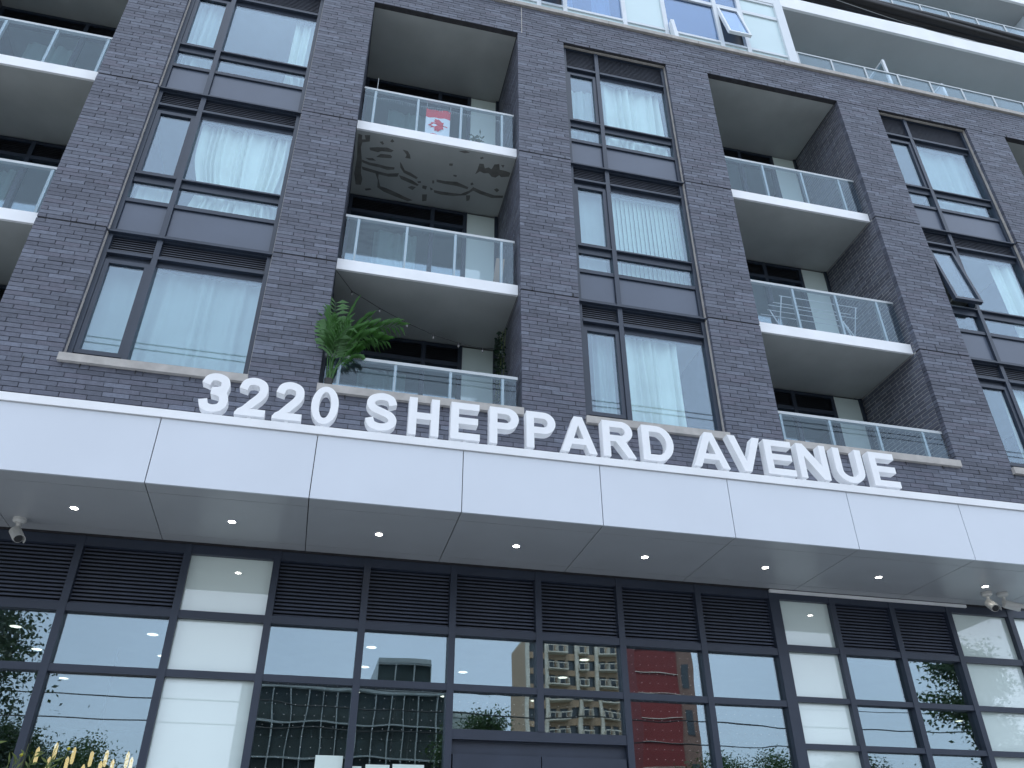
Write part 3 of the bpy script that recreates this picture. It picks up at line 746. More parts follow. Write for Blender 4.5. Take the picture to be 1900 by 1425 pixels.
    if ch == '3':
        p1 = samp(nm([(.0,.76),(.14,.94),(.47,1.),(.84,.93),(.95,.77),(.82,.61),(.36,.55)])); p2 = samp(nm([(.36,.55),(.83,.48),(1.,.28),(.87,.07),(.48,0.),(.12,.07),(.0,.26)]))
        o1, i1, o2, i2 = offs(p1, s*.49), offs(p1, -s*.49), offs(p2, s*.49), offs(p2, -s*.49)
        half = len(p1)*4//6
        O1 = o1[:int(len(p1)*.72)]; k2 = int(len(p2)*.22); O2 = o2[k2:]
        mid = h*.535
        I1 = [q for q in i1 if not (q[1] < mid+v*.36)]; I2 = [q for q in i2 if not (q[1] > mid-v*.36 and q[0] < w*.6)]
        return [O1 + O2 + I2[::-1] + [(w*.36, mid-v*.40), (w*.36, mid+v*.42)] + I1[::-1]]
LET = [('3',-1.433,-1.145,'digit three that starts the house number'),('2',-1.065,-.770,'digit two right after the three of the house number'),('2',-.697,-.405,'digit two right before the zero of the house number'),('0',-.326,-.047,'digit zero that ends the house number'),
 ('S',.235,.570,'letter S that starts the longer street name word'),('H',.690,1.018,'letter H between S and E on the canopy edge'),('E',1.145,1.466,'letter E between H and the two Ps'),('P',1.572,1.900,'letter P next to the E after H'),('P',1.985,2.319,'letter P next to the A of the longer word'),
 ('A',2.375,2.792,'letter A between P and R'),('R',2.865,3.251,'letter R between A and D'),('D',3.338,3.714,'letter D that ends the longer street name word'),('A',3.945,4.387,'letter A that starts the second street name word'),('V',4.405,4.818,'letter V between A and E'),
 ('E',4.868,5.229,'letter E between V and N'),('N',5.290,5.673,'letter N between E and U'),('U',5.775,6.155,'letter U between N and the last E'),('E',6.258,6.611,'letter E that ends the second street name word')]
LZ, LH, LY, LD = 5.843, .452, -1.45, .11
for ch, x0, x1, lab in LET:
    t = thing('sign_letter', 'white raised '+lab, 'sign letter', ((x0+x1)/2, LY, 5.787), 'address letters standing on the canopy')
    wd = x1-x0; st = .087
    lp = glyph(ch, wd, LH, st)
    b = MB(); b.poly_prism(lp, lambda u, v, d: (x0+u, LY+d, LZ+v), LD); b.build('letter_body', 'white_letter', t)
    pegs = {'H': (st/2, wd-st/2), 'A': (st*.55, wd-st*.55), 'R': (st/2, wd-st*.6), 'N': (st/2, wd-st/2), 'P': (st/2,)}.get(ch, (wd/2,))
    for pg in pegs:
        q = MB(); q.box(x0+pg-.018, x0+pg+.018, LY+.03, LY+.08, 5.78, LZ+.006); q.build('peg', 'white_letter', t)

# ================================================================== security cameras
def camera_fix(x, y, yaw, pitch, label):
    t = thing('security_camera', label, 'camera', (x, y, SZ), 'cameras under the canopy')
    b = MB(); b.tube([(x, y, SZ-.001), (x, y, SZ-.03), (x, y, SZ-.05)], [.065, .065, .045], 18); b.build('mount_base', 'plastic_white', t)
    a = MB(); a.tube([(x, y, SZ-.05), (x, y, SZ-.11)], .020, 10); a.tube([(x-.03, y, SZ-.115), (x+.03, y, SZ-.115)], .026, 10); a.build('swivel_arm', 'plastic_white', t)
    d = Vector((math.sin(yaw)*math.cos(pitch), -math.cos(yaw)*math.cos(pitch), -math.sin(pitch)))
    o = Vector((x, y, SZ-.15)); sx = d.cross(Vector((0, 0, 1))).normalized(); uz = sx.cross(d)
    def ringpts(c, r): return c
    b = MB(); b.tube([o-d*.03, o-d*.02, o+d*.15, o+d*.16], [.03, .045, .048, .046], 16); b.build('camera_body', 'plastic_white', t, smooth=False)
    h = MB()   # hood: half sleeve over the lens
    n = 10; r1 = .054
    ang = [R(-20+220*k/n) for k in range(n+1)]
    vs = []
    for s_ in (-.02, .20):
        for rr in (r1, r1+.004): vs += [o+d*s_+(sx*math.cos(a)+uz*math.sin(a))*rr for a in ang]
    m_ = n+1; fs = []
    for k in range(n): fs += [(k, k+1, 2*m_+k+1, 2*m_+k), (m_+k, 3*m_+k, 3*m_+k+1, m_+k+1), (k, m_+k, m_+k+1, k+1), (2*m_+k, 2*m_+k+1, 3*m_+k+1, 3*m_+k)]
    h.add(vs, fs); h.build('sun_hood', 'plastic_white', t)
    l = MB(); l.tube([o+d*.161, o+d*.166], .040, 16); l.build('lens', 'lens_black', t)
camera_fix(-3.06, -.30, R(38), R(38), 'white bullet camera under the canopy end beside the dark louvers')
camera_fix(8.25, -.50, R(-25), R(35), 'white bullet camera with its black lens facing the street')
camera_fix(8.47, -.52, R(75), R(15), 'white bullet camera pointing sideways along the building')

# ================================================================== curtains and blinds
def curtain(x0, x1, z0, z1, y, label, folds=9, amp=.035, mat='curtain', gather=None, sag=0.):
    n = int(folds*8); rows_ = 14; mb = MB(); vs = []; ph = [rnd.uniform(-.8, .8) for _ in range(n+1)]; sd0 = rnd.uniform(0, 6)
    for j in range(rows_+1):
        t = j/rows_; z = z1+(z0-z1)*t
        for i in range(n+1):
            u = i/n; x = x0+(x1-x0)*u
            if gather is not None:
                gx, gz, gs = gather; k = math.exp(-((z-gz)/.45)**2)*gs; x = x+(gx-x)*k
            a = 1.6*amp*(.6+.4*t)
            uu = u+.035*math.sin(9*u+sd0)+.02*math.sin(23*u+2*sd0); yy = y + a*(.65+.5*math.sin(5.3*u*folds*.31+sd0))*math.sin(2*math.pi*folds*uu+ph[i]*.35+.8*t*math.sin(u*7+sd0)) + .5*a*math.sin(2*math.pi*folds*.37*u+2*t+sd0)
            vs.append((x, yy, z - (sag*(.5-.5*math.cos(2*math.pi*folds*.7*u)) if j == 0 else 0)))
    m_ = n+1
    mb.add(vs, [(j*m_+i, j*m_+i+1, (j+1)*m_+i+1, (j+1)*m_+i) for j in range(rows_) for i in range(n)])
    org = ((x0+x1)/2, y, z0)
    return tag(mb.build('curtain', mat, None, org=org, smooth=True), label, 'curtain', 'curtains behind the facade windows')
(aL, aR), (cL, cR), (eL, eR) = WINS
ycu = .31
curtain(aL+1.72, aR-.05, J1+.30, J1+2.60, ycu, 'white curtain bunched beside the pier in the window above the flagless left bay', 4, .05)
curtain(aL+.10, aL+.55, J1+.30, J1+2.60, ycu, 'thin pale curtain in the narrow pane of the topmost left bay window', 4, .03, 'curtain_sheer')
curtain(aL+.72, aR-.03, J2+.30, J2+2.56, ycu, 'rumpled white curtain pulled together near its foot behind a wide pane', 12, .05, gather=(aR-.55, J2+1.15, .18))
curtain(aL+.05, aL+.62, J2+.30, J2+1.2, ycu+.02, 'short white curtain behind the small low pane of the left bay', 5, .03)
curtain(aL+.60, aR-.02, SILLT+.10, J2-.37, ycu, 'full width sheer curtain with scalloped heading above the 3220 numerals', 9, .022, 'curtain_sheer', sag=.03)
curtain(aL+.05, aL+.56, SILLT+.10, J2-.37, ycu+.05, 'sheer curtain filling the narrow pane above the house number', 2, .012, 'curtain_sheer')
curtain(cL+.74, cR-.12, J1+.30, J1+2.60, ycu, 'gathered white curtain in the window beneath the pale upper storey', 8, .055)
curtain(cL+.08, cL+.6, J1+.30, J1+2.3, ycu+.03, 'faint pale curtain in a narrow pane beneath the pale upper storey', 3, .03, 'curtain_sheer')
curtain(cL+.70, cL+1.60, SILLT+.10, J2-.36, ycu, 'heavy pleated white curtain in the window above the letters R and D', 7, .05)
curtain(cL+.30, cL+.60, SILLT+.10, J2-.36, ycu+.06, 'narrow white curtain edge in the side pane above the letter A', 3, .03, 'curtain_sheer')
curtain(cL+.06, cL+.62, J2+.30, J2+2.56, ycu+.03, 'plain pale curtain beside the vertical blinds', 2, .015, 'curtain_sheer')
curtain(eL+.72, eR-.04, J1+.30, J1+2.56, ycu, 'milky sheer curtain in the window left of the far balcony', 5, .03, 'curtain_sheer')
curtain(eL+1.55, eR-.05, J2+.30, J2+2.56, ycu, 'white curtain drawn aside next to the propped open vent', 4, .05)
curtain(eL+.72, eL+1.4, SILLT+.1, J2-.36, ycu, 'white curtain in the lowest window past the last balcony', 5, .04)
curtain(3.42, 3.60, 16.86, 18.2, .45, 'white curtain drawn back at one side of the pale upper storey window', 2, .03)
curtain(4.02, 4.45, 16.86, 18.2, .45, 'white curtain hanging loose in the pale upper storey window', 4, .04)
for k, (a, b) in enumerate(BALC[:3]):
    for z0, z1, nm in ((J1+.3, TOP-.45, 'top'), (J2+.3, J1-.45, 'middle'), (6.7, J2-.45, 'lowest')):
        curtain(a+.5, a+1.25, z0, z1, 1.95, 'pale curtain behind the %s balcony window %s' % (nm, ('at the far end of the facade', 'of the balcony stack with the flag', 'of the balcony stack with the drying rack')[k]), 5, .04, 'curtain_sheer')
vb = thing('vertical_blind', 'pale green vertical slat blind filling the wide middle window', 'blind', (cL+1.4, .32, J2+2.56))
h = MB(); h.box(cL+.73, cR-.06, .29, .35, J2+2.56, J2+2.60); h.build('head_rail', 'white_frame', vb)
bm = None; n = 17
for i in range(n):
    x = cL+.76+(cR-.10-cL-.76)*i/(n-1)
    if bm is None:
        b = MB(); b.box(-.042, .042, -.002, .002, -2.25, 0); bm = b.mesh('blind_slat', 'blind')
    o = link('blind_slat', bm, vb, (x, .32, J2+2.555)); o.rotation_euler = (0, 0, R(24+rnd.uniform(-5, 5)))

# ================================================================== things on the balconies
# flag: cloth on the railing, hung by its short side
fl = thing('flag', 'red and white maple leaf flag hung vertically inside the glass railing', 'flag', (.97, .27, 12.40))
fx0, fx1, fz1, fz0 = .762, 1.178, 13.16, 12.34
def fy(u, v): return .275 + .012*math.sin(6*u+3*v) + .008*math.sin(14*u)
b = MB(); nx, nz = 12, 24; vs = []
for j in range(nz+1):
    for i in range(nx+1):
        u, v = i/nx, j/nz; vs.append((fx0+(fx1-fx0)*u, fy(u, v), fz1+(fz0-fz1)*v+.012*math.sin(math.pi*u)*(-1)))
for j in range(nz):
    for i in range(nx):
        b.add([], []); k = j*(nx+1)+i
        b.f.append((k, k+nx+1, k+nx+2, k+1)); b.mi.append(0 if (j+.5)/nz < .25 or (j+.5)/nz > .75 else 1)
b.v = vs; b.build('flag_cloth', ['red_cloth', 'white_cloth'], fl, smooth=True)
leaf = [(0,-1.0),(.06,-1.0),(.04,-.52),(.52,-.60),(.44,-.44),(.95,-.03),(.83,.04),(.93,.36),(.64,.30),(.57,.45),(.33,.19),(.42,.75),(.24,.65),(0,1.0)]
leaf = leaf[:1] and [(-x, y) for x, y in leaf[::-1][1:]] + leaf[1:]   # symmetric outline
cxf, czf, sc = (fx0+fx1)/2, fz1-(fz1-fz0)*.50, .165
lf = [(cxf-y*sc, czf+x*sc) for x, y in leaf]
b = MB(); b.poly_prism([lf], lambda u, v, d: (u, fy((u-fx0)/(fx1-fx0), (fz1-v)/(fz1-fz0))-.010+d, v), .002); b.build('maple_leaf', 'red_cloth', fl)
for xx in (fx0+.005, fx1-.005):
    b = MB(); b.tube([(xx, .275, fz1), (xx, .25, 13.255)], .003, 5); b.build('tie_string', 'white_cloth', fl)
# thin pole standing in the same balcony
tag(MB().tube([(-.10, .5, 12.39), (-.10, .5, 13.98)], .008, 8).build('pole', 'aluminium', None, org=(-.10, .5, 12.39)), 'thin pale pole standing upright in the balcony with the flag', 'pole')
# icicle light string along that railing
b = MB(); pts = [(-.3+.2*i, .26, 13.17-.02*math.sin(i*1.7)) for i in range(13)]; b.tube(pts, .003, 4)
for i in range(60):
    x = -.25+2.4*i/60; L = rnd.uniform(.02, .07); b.tube([(x, .26, 13.16), (x, .262, 13.16-L)], .002, 4)
tag(b.build('icicle_lights', 'white_frame', None, org=(1, .26, 13.1)), 'white icicle light string draped under the rail of the flag balcony', 'light string')
def leafy(name, lab, cat, base, h, spread, n, mat, loc_pot=None):
    t = thing(name, lab, cat, base)
    p = MB(); p.tube([(base[0], base[1], base[2]), (base[0], base[1], base[2]+.16)], [.07, .09], 14); p.build('pot', 'pot_dark', t)
    s = MB(); l = MB()
    for i in range(n):
        a = rnd.uniform(0, 6.28); r_ = rnd.uniform(.2, 1)*spread; hh = rnd.uniform(.45, 1)*h
        e = Vector((base[0]+r_*math.cos(a), base[1]+r_*math.sin(a), base[2]+.15+hh)); m_ = Vector((base[0]+.3*r_*math.cos(a), base[1]+.3*r_*math.sin(a), base[2]+.15+hh*.55))
        s.tube([(base[0], base[1], base[2]+.15), m_, e], [.006, .005, .003], 5)
        for k in range(7):
            q = m_.lerp(e, k/6); d = Vector((rnd.uniform(-1, 1), rnd.uniform(-1, 1), rnd.uniform(-.3, .8))).normalized(); sd = d.cross(Vector((rnd.uniform(-1, 1), rnd.uniform(-1, 1), .5))).normalized()
            L = rnd.uniform(.06, .11); l.add([q, q+d*L*.5+sd*L*.22, q+d*L, q+d*L*.5-sd*L*.22], [(0, 1, 2, 3)])
    s.build('stem', 'stem_green', t); l.build('foliage', mat, t)
leafy('potted_plant', 'small leafy potted plant behind the railing glass near the pale panel', 'plant', (1.66, .5, 12.39), .33, .16, 14, 'leaf')
leafy('potted_plant', 'dark twiggy potted plant at the foot of the flag balcony window', 'plant', (1.45, .8, 12.39), .55, .18, 16, 'leaf_dark')
# palm in the lowest balcony
pb = Vector((-.22, .005, 7.2)); t = thing('potted_palm', 'green palm in a dark pot spilling over the lowest balcony railing', 'palm', pb)
q = MB(); q.tube([pb, pb+Vector((0, 0, .07)), pb+Vector((0, 0, .10))], [.046, .054, .056], 18); q.build('pot', 'pot_dark', t)
def frond(tip, bend, nl=11, ll=.33):
    tip = Vector(tip); b0 = pb+Vector((rnd.uniform(-.04, .04), rnd.uniform(-.03, .03), .09)); c = b0.lerp(tip, .5)+Vector(bend)
    pts = [(1-s)**2*b0+2*s*(1-s)*c+s*s*tip for s in [k/16 for k in range(17)]]
    fr = MB(); fr.tube(pts, [.008*(1-.75*k/16) for k in range(17)], 5)
    for k in range(nl):
        s = .38+.62*k/(nl-1); i = min(15, int(s*16)); p = pts[i].lerp(pts[i+1], s*16-i) if i < 16 else pts[16]
        d = (pts[min(i+1, 16)]-pts[i]).normalized(); side = d.cross(Vector((0, 0, 1))).normalized()
        for sg in (-1, 1):
            L = ll*(.55+.45*math.sin(math.pi*(.15+.8*(k/(nl-1)))))*rnd.uniform(.85, 1.1)
            dr = (d*.62+side*sg*.85+Vector((0, 0, rnd.uniform(-.1, .25)))).normalized()
            m_ = p+dr*L*.5+Vector((0, 0, .02)); e = p+dr*L+Vector((0, 0, -L*.26)); wv_ = d.cross(dr).cross(dr).normalized()*.0085
            fr.add([p, m_+wv_, e, m_-wv_], [(0, 1, 2), (0, 2, 3)])
    fr.build('frond', 'palm_leaf', t)
for tip, bend in (((-.27, .10, 8.60), (-.03, 0, .10)), ((-.02, .16, 8.66), (-.14, .04, .16)), ((.62, .24, 8.46), (-.10, .08, .55)), ((.28, .02, 8.06), (-.12, -.02, .34)), ((-.33, -.12, 8.10), (0, -.04, .22)),
                  ((-.06, -.14, 8.02), (-.06, -.02, .26)), ((.20, .20, 8.50), (-.14, .05, .28)), ((-.16, .16, 8.30), (0, .05, .16)), ((.10, -.04, 7.72), (.03, 0, .2)), ((.46, .30, 8.22), (-.12, .1, .40)), ((.06, .26, 8.40), (-.1, .06, .3)), ((-.30, .02, 8.36), (-.02, 0, .18)), ((.36, .14, 8.34), (-.14, .02, .42)), ((-.18, -.10, 7.86), (.02, -.03, .2)), ((.16, .10, 8.24), (-.12, .02, .32))):
    frond(tip, bend)
# string lights across the lowest balcony
sl_ = thing('string_lights', 'black cable string of small bulbs strung across the palm balcony', 'light string', (-.33, .5, 9.2))
P = [(-.33, .16, 9.22), (-.08, .5, 9.16), (.344, .6, 9.00), (.76, .65, 8.84), (1.158, .7, 8.73), (1.537, .7, 8.64), (1.903, .72, 8.62), (2.29, .75, 8.70)]
b = MB(); b.tube(P, .005, 5); b.build('cable', 'black_rubber', sl_)
for x, y, z in P[1:-1]:
    b = MB(); b.tube([(x, y, z), (x, y, z-.035)], .012, 8); sk = b.build('socket', 'black_rubber', sl_)
    b = MB(); b.tube([(x, y, z-.036), (x, y, z-.055), (x, y, z-.075)], [.010, .018, .006], 8); b.build('bulb', 'bulb_glass', sk)
# vine garland hanging in the corner
vn = thing('hanging_vine', 'dark trailing vine garland hanging in the corner of the palm balcony', 'vine', (2.22, .75, 7.9))
s = MB(); l = MB()
for k in range(6):
    x, y = 2.24-.05*rnd.random(), .62+.28*rnd.random(); s.tube([(x, y, 8.98), (x-.02, y, 8.5), (x-.02-.05*rnd.random(), y, 7.85)], .004, 4)
    for i in range(70):
        z = rnd.uniform(7.85, 8.98); c = Vector((x-.02+rnd.uniform(-.05, .03), y+rnd.uniform(-.06, .06), z)); d = Vector((rnd.uniform(-1, .4), rnd.uniform(-1, 1), rnd.uniform(-1, .2))).normalized(); sd_ = d.cross(Vector((rnd.random(), .3, 1))).normalized(); L = rnd.uniform(.04, .07)
        l.add([c, c+d*L*.5+sd_*L*.35, c+d*L, c+d*L*.5-sd_*L*.35], [(0, 1, 2, 3)])
s.build('stem', 'stem_green', vn); l.build('foliage', 'vine_leaf', vn)
# drying rack
dk = thing('drying_rack', 'white folding clothes drying rack behind the middle balcony glass', 'drying rack', (7.7, .75, J2+.19))
zb = J2+.19
for x in (7.02, 8.45):
    b = MB(); b.tube([(x, .55, zb), (x+.02, .95, zb+.98)], .011, 6); b.tube([(x, .95, zb), (x+.02, .55, zb+.98)], .011, 6); b.build('side_frame', 'white_frame', dk)
for y, z in ((.55, zb+.98), (.95, zb+.98), (.62, zb+.80), (.88, zb+.80), (.66, zb+.36), (.6, zb+.14), (.75, zb+.99)):
    b = MB(); b.tube([(6.8 if z < zb+.9 else 7.0, y, z), (8.5, y, z)], .007, 5); b.build('rod', 'white_frame', dk)
tag(MB().tube([(8.05, .45, zb+.5), (8.38, .6, zb+.02)], .012, 6).build('broom_handle', 'white_frame', None, org=(8.2, .5, zb)), 'pale stick leaning inside the balcony with the drying rack', 'stick')
bk = MB(); bk.tube([(6.42, .6, zb), (6.42, .6, zb+.12), (6.42, .6, zb+.26)], [.12, .15, .16], 16); tag(bk.build('laundry_basket', 'red_cloth', None, org=(6.42, .6, zb)), 'red laundry basket at the end of the drying rack', 'basket')
# leaning board in middle flag-stack balcony
b = MB(); b.hexa([(1.98,.55,zb),(2.12,.55,zb),(2.12,.58,zb),(1.98,.58,zb),(2.14,.9,zb+1.15),(2.28,.9,zb+1.15),(2.28,.93,zb+1.15),(2.14,.93,zb+1.15)])
plain('cardboard', (.36, .27, .20), .9); tag(b.build('leaning_board', 'cardboard', None, org=(2.05, .6, zb)), 'tan board leaning in the corner of the balcony below the flag', 'board')

# ================================================================== lobby contents seen through the glass
cm = None
for i, (x, y) in enumerate([(x, y) for x in (-3.11, -1.73, .66, 1.91, 3.24, 10.4) for y in (.72, 1.65, 3.1) if not (x in (1.91,) and y < 1) and not (x == 10.4 and y < 3)]):
    if cm is None:
        b = MB(); b.tube([(0, 0, -.012), (0, 0, -.001)], .058, 20); cm = b.mesh('lamp', 'lamp_ceiling')
        b = MB(); ring = [(math.cos(2*math.pi*k/20), math.sin(2*math.pi*k/20)) for k in range(20)]
        b.poly_prism([[(c*.072, s_*.072) for c, s_ in ring], [(c*.0585, s_*.0585) for c, s_ in ring[::-1]]], lambda u, v, d: (u, v, -.014+d), .013); rm = b.mesh('trim_ring', 'white_panel')
    t = thing('ceiling_light', 'round glowing lobby ceiling light seen through the entrance glass', 'light', (x, y, 4.2), 'lobby ceiling lights')
    link('lamp', cm, t, (x, y, 4.2)); link('trim_ring', rm, t, (x, y, 4.2))
ch = thing('chandelier', 'chandelier of warm glowing tube bulbs behind the lobby glass', 'chandelier', (-2.2, 1.5, 4.2))
b = MB(); b.tube([(-2.2, 1.5, 4.2), (-2.2, 1.5, 2.80)], .012, 8); b.tube([(-2.75, 1.5, 2.76), (-1.65, 1.5, 2.76)], .016, 8); b.tube([(-2.75, 1.75, 2.76), (-1.65, 1.75, 2.76)], .016, 8)
b.tube([(-2.7, 1.5, 2.76), (-2.7, 1.75, 2.76)], .014, 8); b.tube([(-1.7, 1.5, 2.76), (-1.7, 1.75, 2.76)], .014, 8); b.tube([(-2.2, 1.5, 2.79), (-2.2, 1.75, 2.76)], .014, 8); b.build('chandelier_frame', 'pot_dark', ch)
for i in range(7):
    for y, dz in ((1.5, .10), (1.75, .04)):
        x = -2.74+i*.175+(.05 if y > 1.6 else 0)+rnd.uniform(-.035, .035); dz += rnd.uniform(-.07, .05)
        b = MB(); b.tube([(x, y, 2.75), (x, y, 2.86+dz)], .018, 8); sk = b.build('bulb_socket', 'pot_dark', ch)
        b = MB(); b.tube([(x, y, 2.862+dz), (x, y, 2.89+dz), (x, y, 3.0+dz), (x, y, 3.03+dz)], [.012, .019, .019, .006], 10); b.build('bulb', 'lamp_warm', sk)
for x0, x1, z1, lab in ((.16, .43, 2.93, 'tallest white paper notice inside the lobby glass'), (.53, .62, 2.84, 'narrow white paper notice beside a lobby mullion'), (.66, .90, 2.86, 'middle white paper notice inside the lobby glass'), (.93, 1.25, 2.87, 'wide white paper notice inside the lobby glass')):
    b = MB(); b.box(x0, x1, .060, .064, 2.50, z1); tag(b.build('paper_notice', 'notice_paper', None, org=((x0+x1)/2, .06, 2.5)), lab, 'notice', 'notices inside the lobby glass')
# planter with tall stems outside the left bay
pl = thing('planter', 'tall wispy planter with yellow buds in front of the lobby glass', 'planter', (-2.42, -.55, 0))
b = MB(); b.hexa([(-2.75,-.85,0),(-2.1,-.85,0),(-2.1,-.25,0),(-2.75,-.25,0),(-2.8,-.9,.7),(-2.05,-.9,.7),(-2.05,-.2,.7),(-2.8,-.2,.7)]); b.build('planter_box', 'pot_dark', pl)
s = MB(); bd = MB(); l = MB()
for i in range(46):
    x0, y0 = rnd.uniform(-2.65, -2.2), rnd.uniform(-.75, -.35); a = rnd.uniform(-.35, .32); hh = rnd.uniform(1.6, 2.30)
    pts = [Vector((x0+a*t_*t_, y0+.06*t_, .65+hh*t_)) for t_ in (0, .35, .7, 1)]; s.tube(pts, [.006, .005, .004, .002], 4)
    if i % 9 == 0: bd.tube([pts[-1], pts[-1]+Vector((0, 0, .012)), pts[-1]+Vector((0, 0, .028))], [.006, .017, .004], 7)
    for k in range(10):
        c = pts[1].lerp(pts[3], rnd.random()); d = Vector((rnd.uniform(-1, 1), rnd.uniform(-1, 1), rnd.uniform(0, 1))).normalized(); sd_ = d.cross(Vector((.3, 1, .2))).normalized(); L = rnd.uniform(.05, .12)
        l.add([c, c+d*L*.5+sd_*L*.10, c+d*L, c+d*L*.5-sd_*L*.10], [(0, 1, 2, 3)])
s.build('stems', 'stem_green', pl); bd.build('bud', 'bud_yellow', pl); l.build('foliage', 'stem_green', pl)

# ================================================================== overhead cables
cb = thing('cable_bundle', 'thick twisted bundle of black overhead cables running along the street', 'cable', (5.5, -5, 9.4))
def twist(r_off, r, ph, tw, sag=0.):
    pts = []
    for i in range(221):
        x = -50+110*i/220; a = tw*x+ph; pts.append((x, -5+r_off*math.cos(a), 9.47+r_off*math.sin(a)+.00002*(x-5)**2))
    return pts
for k in range(5):
    b = MB(); b.tube(twist(.042, .034, k*1.257, .5), .042+.005*(k % 2), 8); b.build('cable_strand', 'cable_sheath', cb, smooth=True)
b = MB(); b.tube(twist(.086, .01, .4, .9), .003, 5); b.build('lashing_wire', 'aluminium', cb, smooth=True)
def wire(y, z, label, r=.010, sag=.6, x0=-60, x1=80, mid=8):
    pts = [(x0+(x1-x0)*i/60, y, z+sag*((x0+(x1-x0)*i/60-mid)/60)**2) for i in range(61)]
    tag(MB().tube(pts, r, 6).build('overhead_wire', 'cable_sheath', None, org=(mid, y, z)), label, 'wire', 'overhead wires along the street')
wire(-5.3, 11.12, 'upper of two thin overhead wires reflected in the lowest apartment windows')
wire(-5.2, 10.92, 'lower of two thin overhead wires reflected in the lowest apartment windows')
wire(-20, 7.9, 'thin far wire reflected above the entrance door glass', .014, 1.5)
wire(-20.3, 7.35, 'thick far wire reflected in the lower lobby glass', .022, .8)
wire(-19.7, 6.55, 'lowest far wire reflected in the lobby glass', .02, .3)
up_ = thing('utility_pole', 'wooden utility pole carrying the wires beside the far kerb', 'utility pole', (31, -20, 0))
b = MB(); b.tube([(31, -20, 0), (31, -20, 10)], [.16, .12], 12); b.build('pole', 'bark', up_); b = MB(); b.box(30.95, 31.05, -21.1, -18.9, 7.4, 7.52); b.build('cross_arm', 'bark', up_)

# ================================================================== across the street (seen in the glass)
def block(name, lab, x0, x1, y0, y1, h, wallmat, nx, ny, winmat, frame, inset=.12, wz=.62, wx=.7, extra=None, z_first=1.0):
    """building whose street face (y1) carries real window openings built as recessed panes"""
    t = thing(name, lab, 'building', ((x0+x1)/2, (y0+y1)/2, 0))
    b = MB(); b.box(x0, x1, y0, y1-.3, 0, h); cw_, chh = (x1-x0)/nx, (h-z_first)/ny
    for i in range(nx+1):
        c = x0+i*cw_; b.box(max(x0, c-cw_*(1-wx)/2), min(x1, c+cw_*(1-wx)/2), y1-.3, y1, 0, h)
    for j in range(ny+1):
        c = z_first+j*chh; lo, hi = max(0, c-chh*(1-wz)/2), min(h, c+chh*(1-wz)/2)
        for i in range(nx): b.box(x0+i*cw_+cw_*(1-wx)/2, x0+(i+1)*cw_-cw_*(1-wx)/2, y1-.3, y1-.004, lo if j else 0, hi)
    b.build('wall', wallmat, t)
    p = MB(); p.box(-cw_*wx/2, cw_*wx/2, -.03, 0, -chh*wz/2, chh*wz/2); me = p.mesh('window', winmat)
    for j in range(ny):
        for i in range(nx): link('window', me, t, (x0+(i+.5)*cw_, y1-.2, z_first+(j+.5)*chh))
    b = MB(); b.box(x0+.02, x1-.02, y0+.02, y1+.03, h, h+.25); b.build('roof', frame, t)
    return t
tw = block('apartment_tower', 'tall tan apartment tower with balconies reflected above the entrance door', 25.6, 38.6, -98, -90, 30, 'tan_wall', 10, 15, 'tower_glass', 'tower_white')
bm2 = None
for x_ in (25.7, 28.15, 32.05, 34.6, 38.45):
    b = MB(); b.box(x_-.22, x_+.22, -90.0, -89.6, 0, 30.3); b.build('pier_fin', 'tower_white', tw)
for j in range(15):
    for c in (2, 3, 5, 7, 8):
        if bm2 is None:
            b = MB(); b.box(-.62, .62, 0, 1.1, -.06, .06); b.box(-.62, .62, 1.04, 1.1, .72, .80); b.box(-.62, -.57, 0, 1.04, .06, .8); b.box(.57, .62, 0, 1.04, .06, .8); b.box(-.02, .02, 1.05, 1.09, .06, .72); bm2 = b.mesh('balcony', 'tower_white')
        link('balcony', bm2, tw, (25.6+(c+.5)*13/10, -90, 1.0+j*29/15+.25))
b = MB(); b.box(29, 35, -97, -92, 30.5, 33); b.build('penthouse', 'tan_wall', tw)
rb = thing('red_building', 'dark red clad building with pale string courses reflected beside the tan tower', 'building', (20.2, -39, 0))
b = MB(); b.box(19.0, 21.5, -40.5, -38, 0, 15.8); b.build('wall', 'red_wall', rb)
for k in range(11):
    b = MB(); b.box(18.98, 21.52, -38, -37.94, 2.0+k*1.28, 2.035+k*1.28); b.build('string_course', 'tower_white', rb)
bb = thing('brown_building', 'plain brown stair tower joined to the red building across the street', 'building', (22.2, -39, 0))
b = MB(); b.box(21.52, 22.75, -40.8, -38.2, 0, 15.7); b.build('wall', 'brown_wall', bb)
b = MB(); b.box(21.5, 22.8, -40.85, -38.15, 15.7, 15.95); b.build('roof', 'brown_wall', bb)
for k in range(5):
    b = MB(); b.box(21.9, 22.4, -38.22, -38.17, 2+k*2.7, 3.3+k*2.7); b.build('window', 'tower_glass', bb)
block('glass_office', 'dark glass office block with a pale grid reflected in the lobby', -3.2, 7.4, -50, -35, 11.0, 'office_frame', 13, 7, 'office_glass', 'office_frame', wz=.95, wx=.93, z_first=.2)
block('rooftop_lantern', 'glazed rooftop lantern above the dark glass office block', 3.4, 6.3, -44, -35.2, 12.6, 'office_frame', 3, 4, 'office_glass', 'office_frame', wz=.94, wx=.93)
block('pale_low_building', 'pale low building next to the glass office block', 7.6, 9.4, -52, -36, 10.2, 'pale_wall', 1, 3, 'office_glass', 'pale_wall', wz=.5, wx=.8)
block('grey_house_row', 'long grey low building far down the street', 40, 70, -60, -45, 9, 'pale_wall', 12, 3, 'tower_glass', 'office_frame', wz=.5, wx=.6)
block('grey_house_row', 'long tan low building up the street beyond the trees', -60, -20, -60, -46, 8, 'tan_wall', 14, 2, 'tower_glass', 'office_frame', wz=.5, wx=.6)

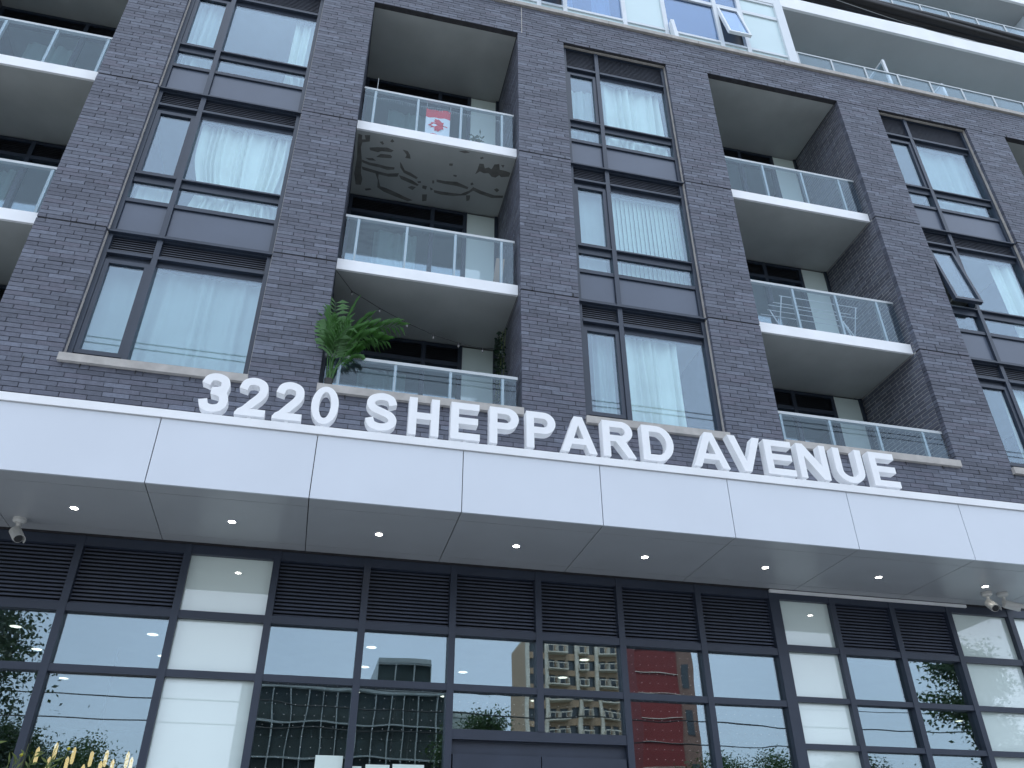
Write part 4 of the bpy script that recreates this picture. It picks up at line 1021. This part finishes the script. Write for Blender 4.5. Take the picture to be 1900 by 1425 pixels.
def tree_mesh(seed, h, rx, leaves, mat):
    q = random.Random(seed); tb = MB(); cr = MB()
    tb.tube([(0,0,0),(.05,.02,h*.3),(0,.05,h*.62),(.05,0,h*.85)], [.045*h**.7*.6, .035*h**.7*.6, .02*h**.7*.6, .01], 8)
    cl_ = []
    for i in range(30):
        z = h*q.uniform(.32, .92); a = q.uniform(0, 6.28); rr = rx*math.sqrt(max(.05, 1-((z/h-.58)/.44)**2))*q.uniform(.45, 1.0)
        e = Vector((rr*math.cos(a), rr*math.sin(a), z)); tb.tube([(0, .03, z*.72), e*.5+Vector((0,0,z*.42)), e], [.05, .03, .012], 5); cl_.append((e, rx*q.uniform(.28, .5)))
    cl_.append((Vector((0,0,h*.92)), rx*.35))
    for i in range(leaves):
        c, r_ = q.choice(cl_); p = c+Vector((q.gauss(0,1), q.gauss(0,1), q.gauss(0,.8)))*r_*.55
        d = Vector((q.uniform(-1,1), q.uniform(-1,1), q.uniform(-1,.5))).normalized(); s_ = d.cross(Vector((q.uniform(-1,1), q.uniform(-1,1), q.uniform(-1,1)))).normalized(); L = q.uniform(.09, .17)*h/8
        cr.add([p, p+d*L*.5+s_*L*.25, p+d*L, p+d*L*.5-s_*L*.25], [(0,1,2,3)])
    return tb.mesh('trunk', 'bark', smooth=True), cr.mesh('crown', mat)
tm_ = [tree_mesh(3, 8.6, 2.6, 42000, 'leaf_dark'), tree_mesh(11, 8.6, 1.5, 15000, 'leaf'), tree_mesh(21, 8.4, 2.2, 20000, 'leaf')]
def tree(kind, x, y, s, lab):
    t = thing('street_tree', lab, 'tree', (x, y, 0), 'trees across the street')
    for nm_, me in zip(('trunk', 'crown'), tm_[kind]):
        o = link(nm_, me, t, (x, y, 0)); o.scale = (s, s, s); o.rotation_euler = (0, 0, x*1.7)
tree(0, -9.5, -13.6, 1.04, 'full dark street tree reflected in the lobby glass behind the left camera')
tree(1, 20.2, -13.5, 1.03, 'slender street tree reflected past the right-hand pale glass panels')
tree(0, 26.5, -13.8, .98, 'spreading street tree beyond the slender one')
tree(2, 20.0, -31, .98, 'round tree in front of the brown building across the street'); tree(2, 23.5, -32, 1.02, 'round tree beside the brown building across the street'); tree(0, 27.5, -31, .95, 'round tree past the brown building across the street')
tree(2, -8.5, -30, .92, 'leafy tree on the far pavement left of the glass office'); tree(0, -11.8, -31, .96, 'leafy dark tree in the far pavement row up the street'); tree(2, -5.2, -31, .80, 'small tree against the corner of the glass office'); tree(1, 7.9, -31.5, 1.15, 'slim tree before the pale low building')
